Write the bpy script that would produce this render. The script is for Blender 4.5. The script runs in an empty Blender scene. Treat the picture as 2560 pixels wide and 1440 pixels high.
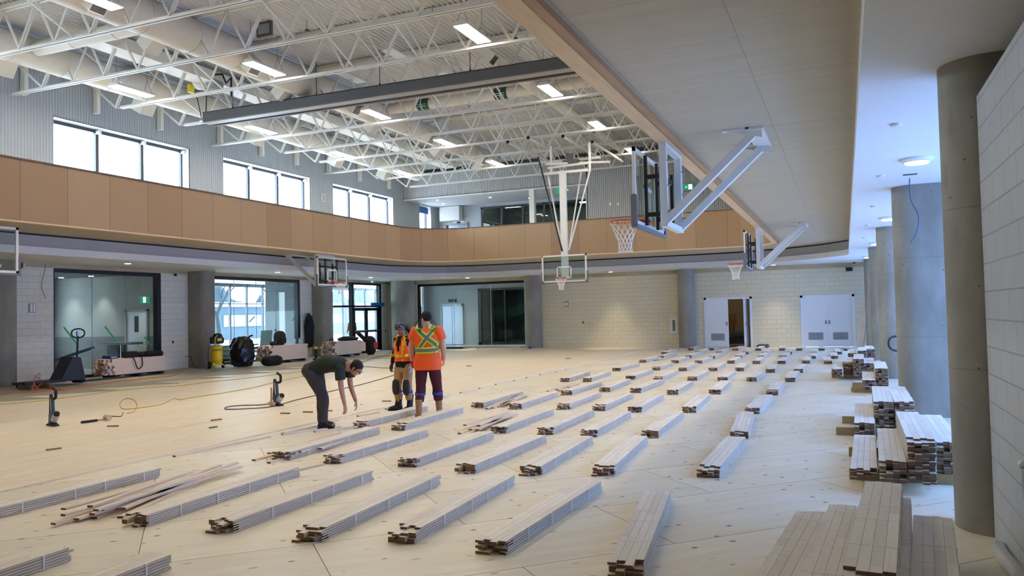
import bpy, bmesh, math, random
from mathutils import Vector, Matrix
random.seed(7)
PI = math.pi
S = bpy.context.scene
C = S.collection
# ---------------------------------------------------------------- camera
YAW, PIT, ROL, EYE, FPX = -0.398544760, 0.0327070368, -0.0227999770, 1.716, 1975.0
fw = Vector((math.sin(YAW)*math.cos(PIT), math.cos(YAW)*math.cos(PIT), math.sin(PIT)))
rt = Vector((math.cos(YAW), -math.sin(YAW), 0)); up = rt.cross(fw)
rr = rt*math.cos(ROL)+up*math.sin(ROL); uu = -rt*math.sin(ROL)+up*math.cos(ROL)
cd = bpy.data.cameras.new('camera'); cam = bpy.data.objects.new('camera', cd); C.objects.link(cam)
cam.matrix_world = Matrix(((rr.x, uu.x, -fw.x, 0), (rr.y, uu.y, -fw.y, 0), (rr.z, uu.z, -fw.z, EYE), (0, 0, 0, 1)))
cd.sensor_width = 36.0; cd.lens = FPX/2560*36.0; cd.clip_start = .05; cd.clip_end = 400
S.camera = cam
# ---------------------------------------------------------------- world, light, exposure
W = bpy.data.worlds.new('sky'); S.world = W; W.use_nodes = True
bg = W.node_tree.nodes['Background']; bg.inputs[0].default_value = (0.69, 0.82, 1.0, 1); bg.inputs[1].default_value = 9.0
S.view_settings.view_transform = 'Standard'; S.view_settings.look = 'None'
S.view_settings.exposure = 1.05; S.view_settings.gamma = 1.0; S.view_settings.use_curve_mapping = False
try:
    S.cycles.use_denoising = True; S.cycles.denoiser = 'OPENIMAGEDENOISE'
except Exception: pass
S.cycles.max_bounces = 7; S.cycles.diffuse_bounces = 5; S.cycles.glossy_bounces = 3
S.cycles.transparent_max_bounces = 12; S.cycles.transmission_bounces = 4
S.cycles.sample_clamp_indirect = 6.0; S.cycles.caustics_reflective = False; S.cycles.caustics_refractive = False
LAMP = 28.0
def portal(loc, nrm, sx, sy):
    l = bpy.data.lights.new('window_daylight', 'AREA'); l.shape = 'RECTANGLE'; l.size = sx; l.size_y = sy; l.cycles.is_portal = True
    o = bpy.data.objects.new('window_daylight', l); C.objects.link(o); o.location = loc
    o.rotation_euler = Vector(nrm).to_track_quat('-Z', 'Z' if abs(nrm[2]) < .9 else 'Y').to_euler()
# daylight comes in through the glazing of the room
for y0 in (2.4, 9.72, 17.06, 24.37, 31.67): portal((-23.05, y0+2.76, 6.8), (1, 0, 0), 5.5, 2.8)
for k in range(1, 6): portal((3.62, 10.15+6.87*(k-1), 1.8), (-1, 0, 0), 6.1, 3.5)
portal((-29.4, 30.0, 1.8), (1, 0, 0), 18.0, 3.6)
# ---------------------------------------------------------------- helpers
def lin(c):
    return tuple((x/255/12.92 if x/255 <= .04045 else ((x/255+.055)/1.055)**2.4) for x in c)
MATS = {}
def mat(name, rgb, rough=.6, metal=0.0, noise=0.0, nscale=8.0, bump=0.0, bscale=60.0, emit=None, estr=0.0, spec=.5, stretch=None):
    if name in MATS: return MATS[name]
    m = bpy.data.materials.new(name); m.use_nodes = True; nt = m.node_tree; N = nt.nodes; L = nt.links
    b = N['Principled BSDF']; col = (*lin(rgb), 1)
    b.inputs['Base Color'].default_value = col; b.inputs['Roughness'].default_value = rough
    b.inputs['Metallic'].default_value = metal; b.inputs['Specular IOR Level'].default_value = spec
    tc = N.new('ShaderNodeTexCoord'); vec = tc.outputs['Object']
    if stretch:
        mp = N.new('ShaderNodeMapping'); mp.inputs['Scale'].default_value = stretch; L.new(vec, mp.inputs[0]); vec = mp.outputs[0]
    if noise > 0:
        n = N.new('ShaderNodeTexNoise'); n.inputs['Scale'].default_value = nscale; n.inputs['Detail'].default_value = 5; L.new(vec, n.inputs['Vector'])
        r = N.new('ShaderNodeMapRange'); r.inputs[1].default_value = .3; r.inputs[2].default_value = .7
        r.inputs[3].default_value = 1-noise; r.inputs[4].default_value = 1+noise*.6; L.new(n.outputs[0], r.inputs[0])
        mx = N.new('ShaderNodeVectorMath'); mx.operation = 'SCALE'; mx.inputs[0].default_value = col[:3]; L.new(r.outputs[0], mx.inputs['Scale']); L.new(mx.outputs[0], b.inputs['Base Color'])
    if bump > 0:
        n2 = N.new('ShaderNodeTexNoise'); n2.inputs['Scale'].default_value = bscale; n2.inputs['Detail'].default_value = 3; L.new(vec, n2.inputs['Vector'])
        bp = N.new('ShaderNodeBump'); bp.inputs['Strength'].default_value = bump; bp.inputs['Distance'].default_value = .01
        L.new(n2.outputs[0], bp.inputs['Height']); L.new(bp.outputs[0], b.inputs['Normal'])
    if emit:
        b.inputs['Emission Color'].default_value = (*lin(emit), 1); b.inputs['Emission Strength'].default_value = estr
    MATS[name] = m; return m
def nodemat(name):
    m = bpy.data.materials.new(name); m.use_nodes = True; MATS[name] = m
    return m, m.node_tree.nodes, m.node_tree.links, m.node_tree.nodes['Principled BSDF']
def mathn(N, L, op, a, b=None, c=None):
    n = N.new('ShaderNodeMath'); n.operation = op
    for i, v in enumerate((a, b, c)):
        if v is None: continue
        if isinstance(v, (int, float)): n.inputs[i].default_value = v
        else: L.new(v, n.inputs[i])
    return n.outputs[0]
def mixc(N, L, f, a, b, mode='MIX'):
    n = N.new('ShaderNodeMix'); n.data_type = 'RGBA'; n.blend_type = mode
    for i, v in ((0, f), (6, a), (7, b)):
        if isinstance(v, (int, float)): n.inputs[i].default_value = v
        elif isinstance(v, tuple): n.inputs[i].default_value = (*v[:3], 1)
        else: L.new(v, n.inputs[i])
    return n.outputs[2]
def ramp(N, L, v, p0, p1):
    r = N.new('ShaderNodeMapRange'); r.inputs[1].default_value = p0; r.inputs[2].default_value = p1; r.clamp = True; L.new(v, r.inputs[0]); return r.outputs[0]
# glass pane that lets light through and mirrors at grazing angles
def glass(name, tint, refl=1.0):
    m = bpy.data.materials.new(name); m.use_nodes = True; nt = m.node_tree; N = nt.nodes; L = nt.links; N.remove(N['Principled BSDF'])
    t = N.new('ShaderNodeBsdfTransparent'); t.inputs[0].default_value = (*tint, 1)
    g = N.new('ShaderNodeBsdfGlossy'); g.inputs['Roughness'].default_value = .01
    fr = N.new('ShaderNodeFresnel'); fr.inputs[0].default_value = 1.5
    ge = N.new('ShaderNodeNewGeometry')
    mx = N.new('ShaderNodeMixShader'); L.new(mathn(N, L, 'MULTIPLY', mathn(N, L, 'MULTIPLY', fr.outputs[0], refl), mathn(N, L, 'SUBTRACT', 1.0, ge.outputs['Backfacing'])), mx.inputs[0])
    L.new(t.outputs[0], mx.inputs[1]); L.new(g.outputs[0], mx.inputs[2]); L.new(mx.outputs[0], N['Material Output'].inputs[0]); MATS[name] = m; return m

class MB:
    def __init__(s): s.v = []; s.f = []; s.m = []; s.uv = None
    def add(s, vs, fs):
        o = len(s.v); s.v += [tuple(x) for x in vs]; s.f += [tuple(i+o for i in f) for f in fs]; return s
    def box(s, x0, x1, y0, y1, z0, z1):
        return s.add([(x0,y0,z0),(x1,y0,z0),(x1,y1,z0),(x0,y1,z0),(x0,y0,z1),(x1,y0,z1),(x1,y1,z1),(x0,y1,z1)],
                     [(0,3,2,1),(4,5,6,7),(0,1,5,4),(1,2,6,5),(2,3,7,6),(3,0,4,7)])
    def obox(s, c, sx, sy, sz, M=None):
        h = [(i*sx/2, j*sy/2, k*sz/2) for k in (-1,1) for j in (-1,1) for i in (-1,1)]
        M = M or Matrix.Identity(3); c = Vector(c)
        return s.add([M @ Vector(p) + c for p in h], [(0,2,3,1),(4,5,7,6),(0,1,5,4),(1,3,7,5),(3,2,6,7),(2,0,4,6)])
    def beam(s, a, b, w, h, side=None):
        a = Vector(a); b = Vector(b); d = (b-a).normalized()
        sd = Vector(side) if side else (Vector((0,0,1)).cross(d) if abs(d.z) < .95 else Vector((1,0,0)))
        sd = (sd - d*sd.dot(d)).normalized(); u = d.cross(sd)
        p = []
        for q in (a, b):
            for i, j in ((-1,-1),(1,-1),(1,1),(-1,1)): p.append(q + sd*(i*w/2) + u*(j*h/2))
        return s.add(p, [(0,3,2,1),(4,5,6,7),(0,1,5,4),(1,2,6,5),(2,3,7,6),(3,0,4,7)])
    def cyl(s, a, b, r0, r1=None, n=16, caps=True):
        r1 = r0 if r1 is None else r1; a = Vector(a); b = Vector(b); d = (b-a).normalized()
        t = Vector((1,0,0)) if abs(d.x) < .9 else Vector((0,1,0)); u = d.cross(t).normalized(); w = d.cross(u)
        p = []
        for q, r in ((a, r0), (b, r1)):
            for i in range(n): an = 2*PI*i/n; p.append(q + u*(r*math.cos(an)) + w*(r*math.sin(an)))
        f = [(i, (i+1) % n, n+(i+1) % n, n+i) for i in range(n)]
        if caps: f += [tuple(range(n-1, -1, -1)), tuple(range(n, 2*n))]
        return s.add(p, f)
    def tube(s, pts, r, n=8, closed=False):
        P = [Vector(p) for p in pts]; m = len(P); rings = []; pu = None
        for i in range(m):
            if closed: d = P[(i+1) % m]-P[i-1]
            else: d = P[min(i+1, m-1)]-P[max(i-1, 0)]
            d.normalize()
            if pu is None:
                t = Vector((0,0,1)) if abs(d.z) < .9 else Vector((1,0,0)); pu = d.cross(t).normalized()
            pu = (pu - d*pu.dot(d)).normalized(); w = d.cross(pu); rd = r[i] if isinstance(r, (list, tuple)) else r
            rings.append([P[i] + pu*(rd*math.cos(2*PI*k/n)) + w*(rd*math.sin(2*PI*k/n)) for k in range(n)])
        v = [q for rg in rings for q in rg]; f = []
        for i in range(m if closed else m-1):
            j = (i+1) % m
            for k in range(n): f.append((i*n+k, i*n+(k+1) % n, j*n+(k+1) % n, j*n+k))
        if not closed: f += [tuple(range(n-1, -1, -1)), tuple(range((m-1)*n, m*n))]
        return s.add(v, f)
    def lathe(s, prof, c=(0,0,0), n=24, ax=None):
        c = Vector(c); M = Vector(ax).to_track_quat('Z', 'Y').to_matrix() if ax else Matrix.Identity(3); v = []
        for r, z in prof:
            for k in range(n): a = 2*PI*k/n; v.append(c + M @ Vector((r*math.cos(a), r*math.sin(a), z)))
        m = len(prof); f = [(i*n+k, i*n+(k+1) % n, (i+1)*n+(k+1) % n, (i+1)*n+k) for i in range(m-1) for k in range(n)]
        f += [tuple(range(n-1, -1, -1)), tuple(range((m-1)*n, m*n))]
        return s.add(v, f)
    def prism(s, poly, a, b, ax='z'):
        n = len(poly); T = {'z': lambda p, t: (p[0], p[1], t), 'x': lambda p, t: (t, p[0], p[1]), 'y': lambda p, t: (p[0], t, p[1])}[ax]
        v = [T(p, a) for p in poly]+[T(p, b) for p in poly]
        return s.add(v, [tuple(range(n-1, -1, -1)), tuple(range(n, 2*n))]+[(i, (i+1) % n, n+(i+1) % n, n+i) for i in range(n)])
    def ball(s, c, rx, ry=None, rz=None, n=16, m=10, M=None):
        ry = ry or rx; rz = rz or rx; M = M or Matrix.Identity(3); c = Vector(c); v = [c + M @ Vector((0,0,-rz))]
        for i in range(1, m):
            t = PI*i/m - PI/2
            for k in range(n): a = 2*PI*k/n; v.append(c + M @ Vector((rx*math.cos(t)*math.cos(a), ry*math.cos(t)*math.sin(a), rz*math.sin(t))))
        v.append(c + M @ Vector((0,0,rz))); f = [(0, 1+(k+1) % n, 1+k) for k in range(n)]
        for i in range(m-2):
            for k in range(n): f.append((1+i*n+k, 1+i*n+(k+1) % n, 1+(i+1)*n+(k+1) % n, 1+(i+1)*n+k))
        e = len(v)-1; f += [(1+(m-2)*n+k, 1+(m-2)*n+(k+1) % n, e) for k in range(n)]
        return s.add(v, f)
    def strip(s, A, B, flip=False):
        n = len(A); v = [tuple(p) for p in A]+[tuple(p) for p in B]
        return s.add(v, [((i, i+1, n+i+1, n+i) if not flip else (i, n+i, n+i+1, i+1)) for i in range(n-1)])
    def build(s, name, m, parent=None, smooth=False, bevel=0.0, local=False, fix=True):
        me = bpy.data.meshes.new(name); org = Vector((0,0,0))
        if parent is not None and not local:
            q = parent
            while q.parent: q = q.parent
            org = q.location
        me.from_pydata([Vector(p)-org for p in s.v], [], s.f); me.materials.append(m)
        if fix:
            bm = bmesh.new(); bm.from_mesh(me); bmesh.ops.recalc_face_normals(bm, faces=bm.faces); bm.to_mesh(me); bm.free()
        if smooth:
            me.polygons.foreach_set('use_smooth', [True]*len(me.polygons))
            try: me.set_sharp_from_angle(angle=math.radians(38))
            except Exception: pass
        o = bpy.data.objects.new(name, me); C.objects.link(o)
        if parent is not None: o.parent = parent
        if bevel > 0:
            b = o.modifiers.new('bevel', 'BEVEL'); b.width = bevel; b.segments = 2; b.limit_method = 'ANGLE'
        return o
def ends(o, m, d=(0,1,0)):
    o.data.materials.append(m); d = Vector(d)
    for p in o.data.polygons:
        if abs(p.normal.dot(d)) > .9: p.material_index = 1
    return o
def tag(o, label=None, cat=None, group=None, kind=None):
    if label: o['label'] = label
    if cat: o['category'] = cat
    if group: o['group'] = group
    if kind: o['kind'] = kind
    return o
def thing(name, label, cat, loc=(0,0,0), rz=0, group=None):
    o = bpy.data.objects.new(name, None); C.objects.link(o); o.empty_display_size = .1
    o.location = loc; o.rotation_euler = (0, 0, rz); return tag(o, label, cat, group)
def struct(name, mb, m, smooth=False, parent=None, **k):
    o = mb.build(name, m, parent, smooth=smooth, **k)
    if parent is None: o['kind'] = 'structure'
    return o
def copy_tree(o, parent=None):
    c = o.copy(); C.objects.link(c)
    if parent is not None: c.parent = parent
    for ch in [x for x in KIDS.get(o.name, [])]: copy_tree(ch, c)
    return c
KIDS = {}
def freeze(o):
    KIDS[o.name] = list(o.children)
    for ch in o.children: freeze(ch)
    return o
def text(body, size, m, parent, loc, R, name='lettering', depth=.001, align='CENTER', local=True, sx=1.0):
    cu = bpy.data.curves.new(name, 'FONT'); cu.body = body; cu.size = size; cu.extrude = depth; cu.align_x = align; cu.align_y = 'CENTER'
    t = bpy.data.objects.new('t', cu); C.objects.link(t); bpy.context.view_layer.update()
    me = bpy.data.meshes.new_from_object(t.evaluated_get(bpy.context.evaluated_depsgraph_get())); bpy.data.objects.remove(t)
    Mx = Matrix.Translation(loc) @ R.to_4x4() @ Matrix.Diagonal((sx, 1, 1, 1)); me.transform(Mx); me.materials.clear(); me.materials.append(m)
    if not local:
        q = parent
        while q.parent: q = q.parent
        me.transform(Matrix.Translation(-q.location))
    o = bpy.data.objects.new(name, me); C.objects.link(o); o.parent = parent; return o
def basis(x, y):   # 3x3 whose local X goes to x and local Y to y
    x = Vector(x).normalized(); y = Vector(y).normalized(); z = x.cross(y); return Matrix((x, y, z)).transposed()
def smoothpath(P, k=6, closed=False):
    P = [Vector(p) for p in P]; out = []; n = len(P)
    for i in range(n if closed else n-1):
        a = P[(i-1) % n] if (closed or i > 0) else P[0]; b = P[i]; c = P[(i+1) % n]; d = P[(i+2) % n] if (closed or i+2 < n) else P[-1]
        for j in range(k):
            t = j/k; out.append(.5*((2*b)+(-a+c)*t+(2*a-5*b+4*c-d)*t*t+(-a+3*b-3*c+d)*t**3))
    if not closed: out.append(P[-1])
    return out
# ---------------------------------------------------------------- materials
def m_cmu(name, ax, rgb):
    m, N, L, b = nodemat(name); tc = N.new('ShaderNodeTexCoord'); sp = N.new('ShaderNodeSeparateXYZ'); L.new(tc.outputs['Object'], sp.inputs[0])
    cb = N.new('ShaderNodeCombineXYZ'); L.new(sp.outputs[ax], cb.inputs[0]); L.new(sp.outputs[2], cb.inputs[1])
    br = N.new('ShaderNodeTexBrick'); L.new(cb.outputs[0], br.inputs['Vector'])
    br.inputs['Scale'].default_value = 1; br.inputs['Brick Width'].default_value = .4; br.inputs['Row Height'].default_value = .2; br.inputs['Mortar Size'].default_value = .006; br.inputs['Mortar Smooth'].default_value = .6
    br.inputs['Color1'].default_value = (*lin(rgb), 1); br.inputs['Color2'].default_value = (*[x*.96 for x in lin(rgb)], 1); br.inputs['Mortar'].default_value = (*[x*.6 for x in lin(rgb)], 1)
    n = N.new('ShaderNodeTexNoise'); n.inputs['Scale'].default_value = 2.2; n.inputs['Detail'].default_value = 6; L.new(tc.outputs['Object'], n.inputs[0])
    c = mixc(N, L, ramp(N, L, n.outputs[0], .35, .7), br.outputs[0], tuple(x*.9 for x in lin(rgb)), 'MIX'); f = mixc(N, L, .35, br.outputs[0], c); L.new(f, b.inputs['Base Color'])
    bp = N.new('ShaderNodeBump'); bp.inputs['Strength'].default_value = .55; bp.inputs['Distance'].default_value = .006; bp.invert = True; L.new(br.outputs['Fac'], bp.inputs['Height'])
    n3 = N.new('ShaderNodeTexNoise'); n3.inputs['Scale'].default_value = 60; L.new(tc.outputs['Object'], n3.inputs[0])
    b2 = N.new('ShaderNodeBump'); b2.inputs['Strength'].default_value = .15; b2.inputs['Distance'].default_value = .004; L.new(n3.outputs[0], b2.inputs['Height']); L.new(bp.outputs[0], b2.inputs['Normal'])
    L.new(b2.outputs[0], b.inputs['Normal']); b.inputs['Roughness'].default_value = .65; return m
def m_concrete(name, rgb, seam=None, pits=True, grain=(1,1,1), amt=.16, hj=False):
    m, N, L, b = nodemat(name); tc = N.new('ShaderNodeTexCoord'); base = lin(rgb)
    mp = N.new('ShaderNodeMapping'); mp.inputs['Scale'].default_value = grain; L.new(tc.outputs['Object'], mp.inputs[0])
    n = N.new('ShaderNodeTexNoise'); n.inputs['Scale'].default_value = 1.3; n.inputs['Detail'].default_value = 8; n.inputs['Roughness'].default_value = .62; L.new(mp.outputs[0], n.inputs[0])
    n2 = N.new('ShaderNodeTexNoise'); n2.inputs['Scale'].default_value = 9; n2.inputs['Detail'].default_value = 6; L.new(mp.outputs[0], n2.inputs[0])
    c = mixc(N, L, ramp(N, L, n.outputs[0], .3, .7), tuple(x*(1-amt) for x in base), tuple(x*(1+amt*.8) for x in base))
    c = mixc(N, L, ramp(N, L, n2.outputs[0], .55, .8), c, tuple(x*.82 for x in base))
    if pits:
        vo = N.new('ShaderNodeTexVoronoi'); vo.inputs['Scale'].default_value = 6; L.new(tc.outputs['Object'], vo.inputs[0])
        c = mixc(N, L, ramp(N, L, vo.outputs['Distance'], .075, .045), c, tuple(x*.4 for x in base))
    if seam:
        sp = N.new('ShaderNodeSeparateXYZ'); L.new(tc.outputs['Object'], sp.inputs[0])
        cb = N.new('ShaderNodeCombineXYZ'); L.new(mathn(N, L, 'ADD', sp.outputs[1], 24.4-8.45), cb.inputs[0]); L.new(mathn(N, L, 'ADD', sp.outputs[0], 24.4+.8), cb.inputs[1])
        br = N.new('ShaderNodeTexBrick'); L.new(cb.outputs[0], br.inputs[0]); br.inputs['Scale'].default_value = 1; br.offset = 0; br.inputs['Brick Width'].default_value = 2.44; br.inputs['Row Height'].default_value = 1.22; br.inputs['Mortar Size'].default_value = .005; br.inputs['Mortar Smooth'].default_value = .3
        c = mixc(N, L, mathn(N, L, 'MULTIPLY', br.outputs['Fac'], .55), c, tuple(x*.4 for x in base))
    if hj:
        s3 = N.new('ShaderNodeSeparateXYZ'); L.new(tc.outputs['Object'], s3.inputs[0]); fz = mathn(N, L, 'FRACT', mathn(N, L, 'DIVIDE', s3.outputs[2], 1.22))
        e = ramp(N, L, mathn(N, L, 'ABSOLUTE', mathn(N, L, 'SUBTRACT', fz, .5)), .494, .498); c = mixc(N, L, mathn(N, L, 'MULTIPLY', e, .45), c, tuple(x*.5 for x in base))
    L.new(c, b.inputs['Base Color']); b.inputs['Roughness'].default_value = .75
    bp = N.new('ShaderNodeBump'); bp.inputs['Strength'].default_value = .25; bp.inputs['Distance'].default_value = .006; L.new(n2.outputs[0], bp.inputs['Height']); L.new(bp.outputs[0], b.inputs['Normal']); return m
def m_ply():
    m, N, L, b = nodemat('plywood_sheet'); tc = N.new('ShaderNodeTexCoord')
    mp = N.new('ShaderNodeMapping'); mp.inputs['Rotation'].default_value = (0, 0, -PI/4); mp.inputs['Location'].default_value = (.372+2.44*8, -5.0+1.22*30, 0); L.new(tc.outputs['Object'], mp.inputs[0])
    br = N.new('ShaderNodeTexBrick'); L.new(mp.outputs[0], br.inputs[0]); br.offset = .5; br.inputs['Scale'].default_value = 1; br.inputs['Brick Width'].default_value = 2.44; br.inputs['Row Height'].default_value = 1.22
    br.inputs['Mortar Size'].default_value = .0035; br.inputs['Mortar Smooth'].default_value = .2; br.inputs['Color1'].default_value = (1,1,1,1); br.inputs['Color2'].default_value = (.9,.9,.9,1); br.inputs['Mortar'].default_value = (.12,.08,.05,1)
    gm = N.new('ShaderNodeMapping'); gm.inputs['Scale'].default_value = (.55, 4.0, 1); L.new(mp.outputs[0], gm.inputs[0])
    n = N.new('ShaderNodeTexNoise'); n.inputs['Scale'].default_value = 2.0; n.inputs['Detail'].default_value = 7; n.inputs['Roughness'].default_value = .6; n.inputs['Distortion'].default_value = .8; L.new(gm.outputs[0], n.inputs[0])
    A = lin((252,244,222)); B = lin((242,228,198)); K = lin((150,112,72))
    c = mixc(N, L, ramp(N, L, n.outputs[0], .3, .72), B, A)
    km = N.new('ShaderNodeMapping'); km.inputs['Scale'].default_value = (2.4, 5.2, 1); L.new(mp.outputs[0], km.inputs[0])
    vo = N.new('ShaderNodeTexVoronoi'); vo.inputs['Scale'].default_value = 1.35; vo.inputs['Randomness'].default_value = .95; L.new(km.outputs[0], vo.inputs[0])
    k1 = ramp(N, L, vo.outputs['Distance'], .16, .06); c = mixc(N, L, mathn(N, L, 'MULTIPLY', k1, .6), c, K)
    # rows of screws and staples along the joists
    sm = N.new('ShaderNodeMapping'); sm.inputs['Scale'].default_value = (1/.305, 1/.2, 1); L.new(mp.outputs[0], sm.inputs[0])
    v2 = N.new('ShaderNodeTexVoronoi'); v2.inputs['Scale'].default_value = 1.0; v2.inputs['Randomness'].default_value = .35; L.new(sm.outputs[0], v2.inputs[0])
    c = mixc(N, L, mathn(N, L, 'MULTIPLY', ramp(N, L, v2.outputs['Distance'], .11, .05), .9), c, lin((96,72,56)))
    c = mixc(N, L, 1.0, c, br.outputs[0], 'MULTIPLY'); L.new(c, b.inputs['Base Color']); b.inputs['Roughness'].default_value = .4; b.inputs['Specular IOR Level'].default_value = .5
    bp = N.new('ShaderNodeBump'); bp.inputs['Strength'].default_value = .3; bp.inputs['Distance'].default_value = .004; bp.invert = True; L.new(br.outputs['Fac'], bp.inputs['Height']); L.new(bp.outputs[0], b.inputs['Normal']); return m
def m_strip(name, ca, cb_, w=.057, ln=.95, rough=.5):
    m, N, L, b = nodemat(name); tc = N.new('ShaderNodeTexCoord'); sp = N.new('ShaderNodeSeparateXYZ'); L.new(tc.outputs['Object'], sp.inputs[0])
    row = mathn(N, L, 'FLOOR', mathn(N, L, 'DIVIDE', sp.outputs[0], w))
    wn = N.new('ShaderNodeTexWhiteNoise'); wn.noise_dimensions = '1D'; L.new(row, wn.inputs['W'])
    cc = N.new('ShaderNodeCombineXYZ'); L.new(mathn(N, L, 'ADD', sp.outputs[1], mathn(N, L, 'MULTIPLY', wn.outputs['Value'], 13.0)), cc.inputs[0]); L.new(sp.outputs[0], cc.inputs[1])
    br = N.new('ShaderNodeTexBrick'); L.new(cc.outputs[0], br.inputs[0]); br.offset = 0; br.inputs['Scale'].default_value = 1; br.inputs['Brick Width'].default_value = ln; br.inputs['Row Height'].default_value = w
    br.inputs['Mortar Size'].default_value = .0014; br.inputs['Mortar Smooth'].default_value = .3; br.inputs['Color1'].default_value = (*lin(ca), 1); br.inputs['Color2'].default_value = (*lin(cb_), 1); br.inputs['Mortar'].default_value = (*lin((150,122,94)), 1)
    gm = N.new('ShaderNodeMapping'); gm.inputs['Scale'].default_value = (30, 1.2, 1); L.new(tc.outputs['Object'], gm.inputs[0])
    n = N.new('ShaderNodeTexNoise'); n.inputs['Scale'].default_value = 1.4; n.inputs['Detail'].default_value = 5; L.new(gm.outputs[0], n.inputs[0])
    c = mixc(N, L, mathn(N, L, 'MULTIPLY', ramp(N, L, n.outputs[0], .5, .75), .3), br.outputs[0], lin((196,166,136))); L.new(c, b.inputs['Base Color'])
    b.inputs['Roughness'].default_value = rough; b.inputs['Specular IOR Level'].default_value = .35; return m
def m_guard():
    m, N, L, b = nodemat('oak_panel'); uv = N.new('ShaderNodeUVMap'); sp = N.new('ShaderNodeSeparateXYZ'); L.new(uv.outputs[0], sp.inputs[0])
    u = mathn(N, L, 'DIVIDE', sp.outputs[0], 1.19); pid = mathn(N, L, 'FLOOR', u); fr = mathn(N, L, 'FRACT', u)
    wn = N.new('ShaderNodeTexWhiteNoise'); wn.noise_dimensions = '1D'; L.new(pid, wn.inputs['W'])
    c = mixc(N, L, wn.outputs['Value'], lin((164,138,108)), lin((150,122,92)))
    sl = mathn(N, L, 'FRACT', mathn(N, L, 'DIVIDE', sp.outputs[0], .026)); gr = ramp(N, L, mathn(N, L, 'ABSOLUTE', mathn(N, L, 'SUBTRACT', sl, .5)), .38, .5)
    on = mathn(N, L, 'MULTIPLY_ADD', ramp(N, L, wn.outputs['Value'], .4, .6), .3, .12)
    c = mixc(N, L, mathn(N, L, 'MULTIPLY', gr, on), c, lin((120,88,60)))
    cb = N.new('ShaderNodeCombineXYZ'); L.new(mathn(N, L, 'MULTIPLY', sp.outputs[0], 40), cb.inputs[0]); L.new(sp.outputs[1], cb.inputs[1]); L.new(wn.outputs['Value'], cb.inputs[2])
    n = N.new('ShaderNodeTexNoise'); n.inputs['Scale'].default_value = 1.2; n.inputs['Detail'].default_value = 5; L.new(cb.outputs[0], n.inputs[0])
    c = mixc(N, L, mathn(N, L, 'MULTIPLY', ramp(N, L, n.outputs[0], .45, .75), .3), c, lin((170,122,80)))
    e = ramp(N, L, mathn(N, L, 'ABSOLUTE', mathn(N, L, 'SUBTRACT', fr, .5)), .4945, .4965); c = mixc(N, L, mathn(N, L, 'MULTIPLY', e, .8), c, lin((60,45,32)))
    L.new(c, b.inputs['Base Color']); b.inputs['Roughness'].default_value = .5; b.inputs['Specular IOR Level'].default_value = .3; return m
CMUX = m_cmu('painted_block_side', 1, (232,226,210)); CMUY = m_cmu('painted_block_end', 0, (222,214,186))
CON = m_concrete('cast_concrete', (150,146,134), hj=True, grain=(1,1,.45), amt=.3); SOF = m_concrete('concrete_soffit', (184,172,148), seam=True, pits=False, grain=(.5, 5, 1), amt=.07)
BEAMC = m_concrete('concrete_band', (186,170,138), pits=False); SLAB = m_concrete('slab_concrete', (176,168,150), pits=False)
PLY = m_ply(); LAID = m_strip('laid_maple', (252,238,212), (244,226,196), rough=.42); GUARD = m_guard()
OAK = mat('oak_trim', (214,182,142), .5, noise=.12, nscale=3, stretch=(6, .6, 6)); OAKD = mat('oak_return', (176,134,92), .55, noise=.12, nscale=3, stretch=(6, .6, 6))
WHT = mat('white_steel', (222,220,214), .45); DECK = mat('white_deck', (214,213,209), .5); SID = mat('metal_siding', (172,178,184), .5)
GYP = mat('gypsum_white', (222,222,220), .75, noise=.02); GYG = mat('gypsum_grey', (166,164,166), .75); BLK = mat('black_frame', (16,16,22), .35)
DUCT = mat('painted_duct', (218,213,202), .5, noise=.04, nscale=5); GREY = mat('grey_housing', (84,84,86), .45); GREYL = mat('grey_housing_light', (160,158,154), .45)
LAMPM = mat('lamp_diffuser', (255,250,240), .4, emit=(255,244,228), estr=LAMP); DOWN = mat('downlight_lens', (255,244,224), .4, emit=(255,232,196), estr=9.0)
DOORW = mat('white_door', (226,230,234), .45); LOUV = mat('louvre_grey', (160,164,168), .5); BLACK = mat('matt_black', (18,18,19), .6); RUB = mat('black_rubber', (24,24,26), .8)
CLR = glass('clear_pane', (.96,.98,.98)); SUNG = glass('daylight_tint_pane', (.39,.50,.70), 1.0); TINT = glass('lobby_pane', (.80,.87,.86), 1.0); DARKG = glass('smoked_pane', (.42,.52,.50), 1.1)  # right-hand panes are tinted to dim and blue the incoming daylight
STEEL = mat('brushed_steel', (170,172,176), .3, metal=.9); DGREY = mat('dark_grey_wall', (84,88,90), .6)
# ---------------------------------------------------------------- the shell
XL, XR, YF, ZG, ZS = -22.6, .95, 36.5, 3.57, 4.12
def arc(cx, cy, r, a0, a1, n):
    return [(cx+r*math.cos(math.radians(a0+(a1-a0)*i/n)), cy+r*math.sin(math.radians(a0+(a1-a0)*i/n))) for i in range(n+1)]
def resample(P, n):
    d = [0]
    for a, b in zip(P, P[1:]): d.append(d[-1]+math.hypot(b[0]-a[0], b[1]-a[1]))
    out = []; j = 0
    for i in range(n+1):
        t = d[-1]*i/n
        while j < len(P)-2 and d[j+1] < t: j += 1
        k = (t-d[j])/max(1e-9, d[j+1]-d[j]); out.append((P[j][0]+(P[j+1][0]-P[j][0])*k, P[j][1]+(P[j+1][1]-P[j][1])*k))
    return out
YB = -6.0
inner = [(-2.33, YB), (-2.33, 12), (-2.33, 29.7)]+arc(-3.53, 29.7, 1.2, 0, 90, 10)[1:]+arc(-15.0, 28.7, 2.2, 90, 180, 14)+[(-17.2, 12), (-17.2, YB)]
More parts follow.
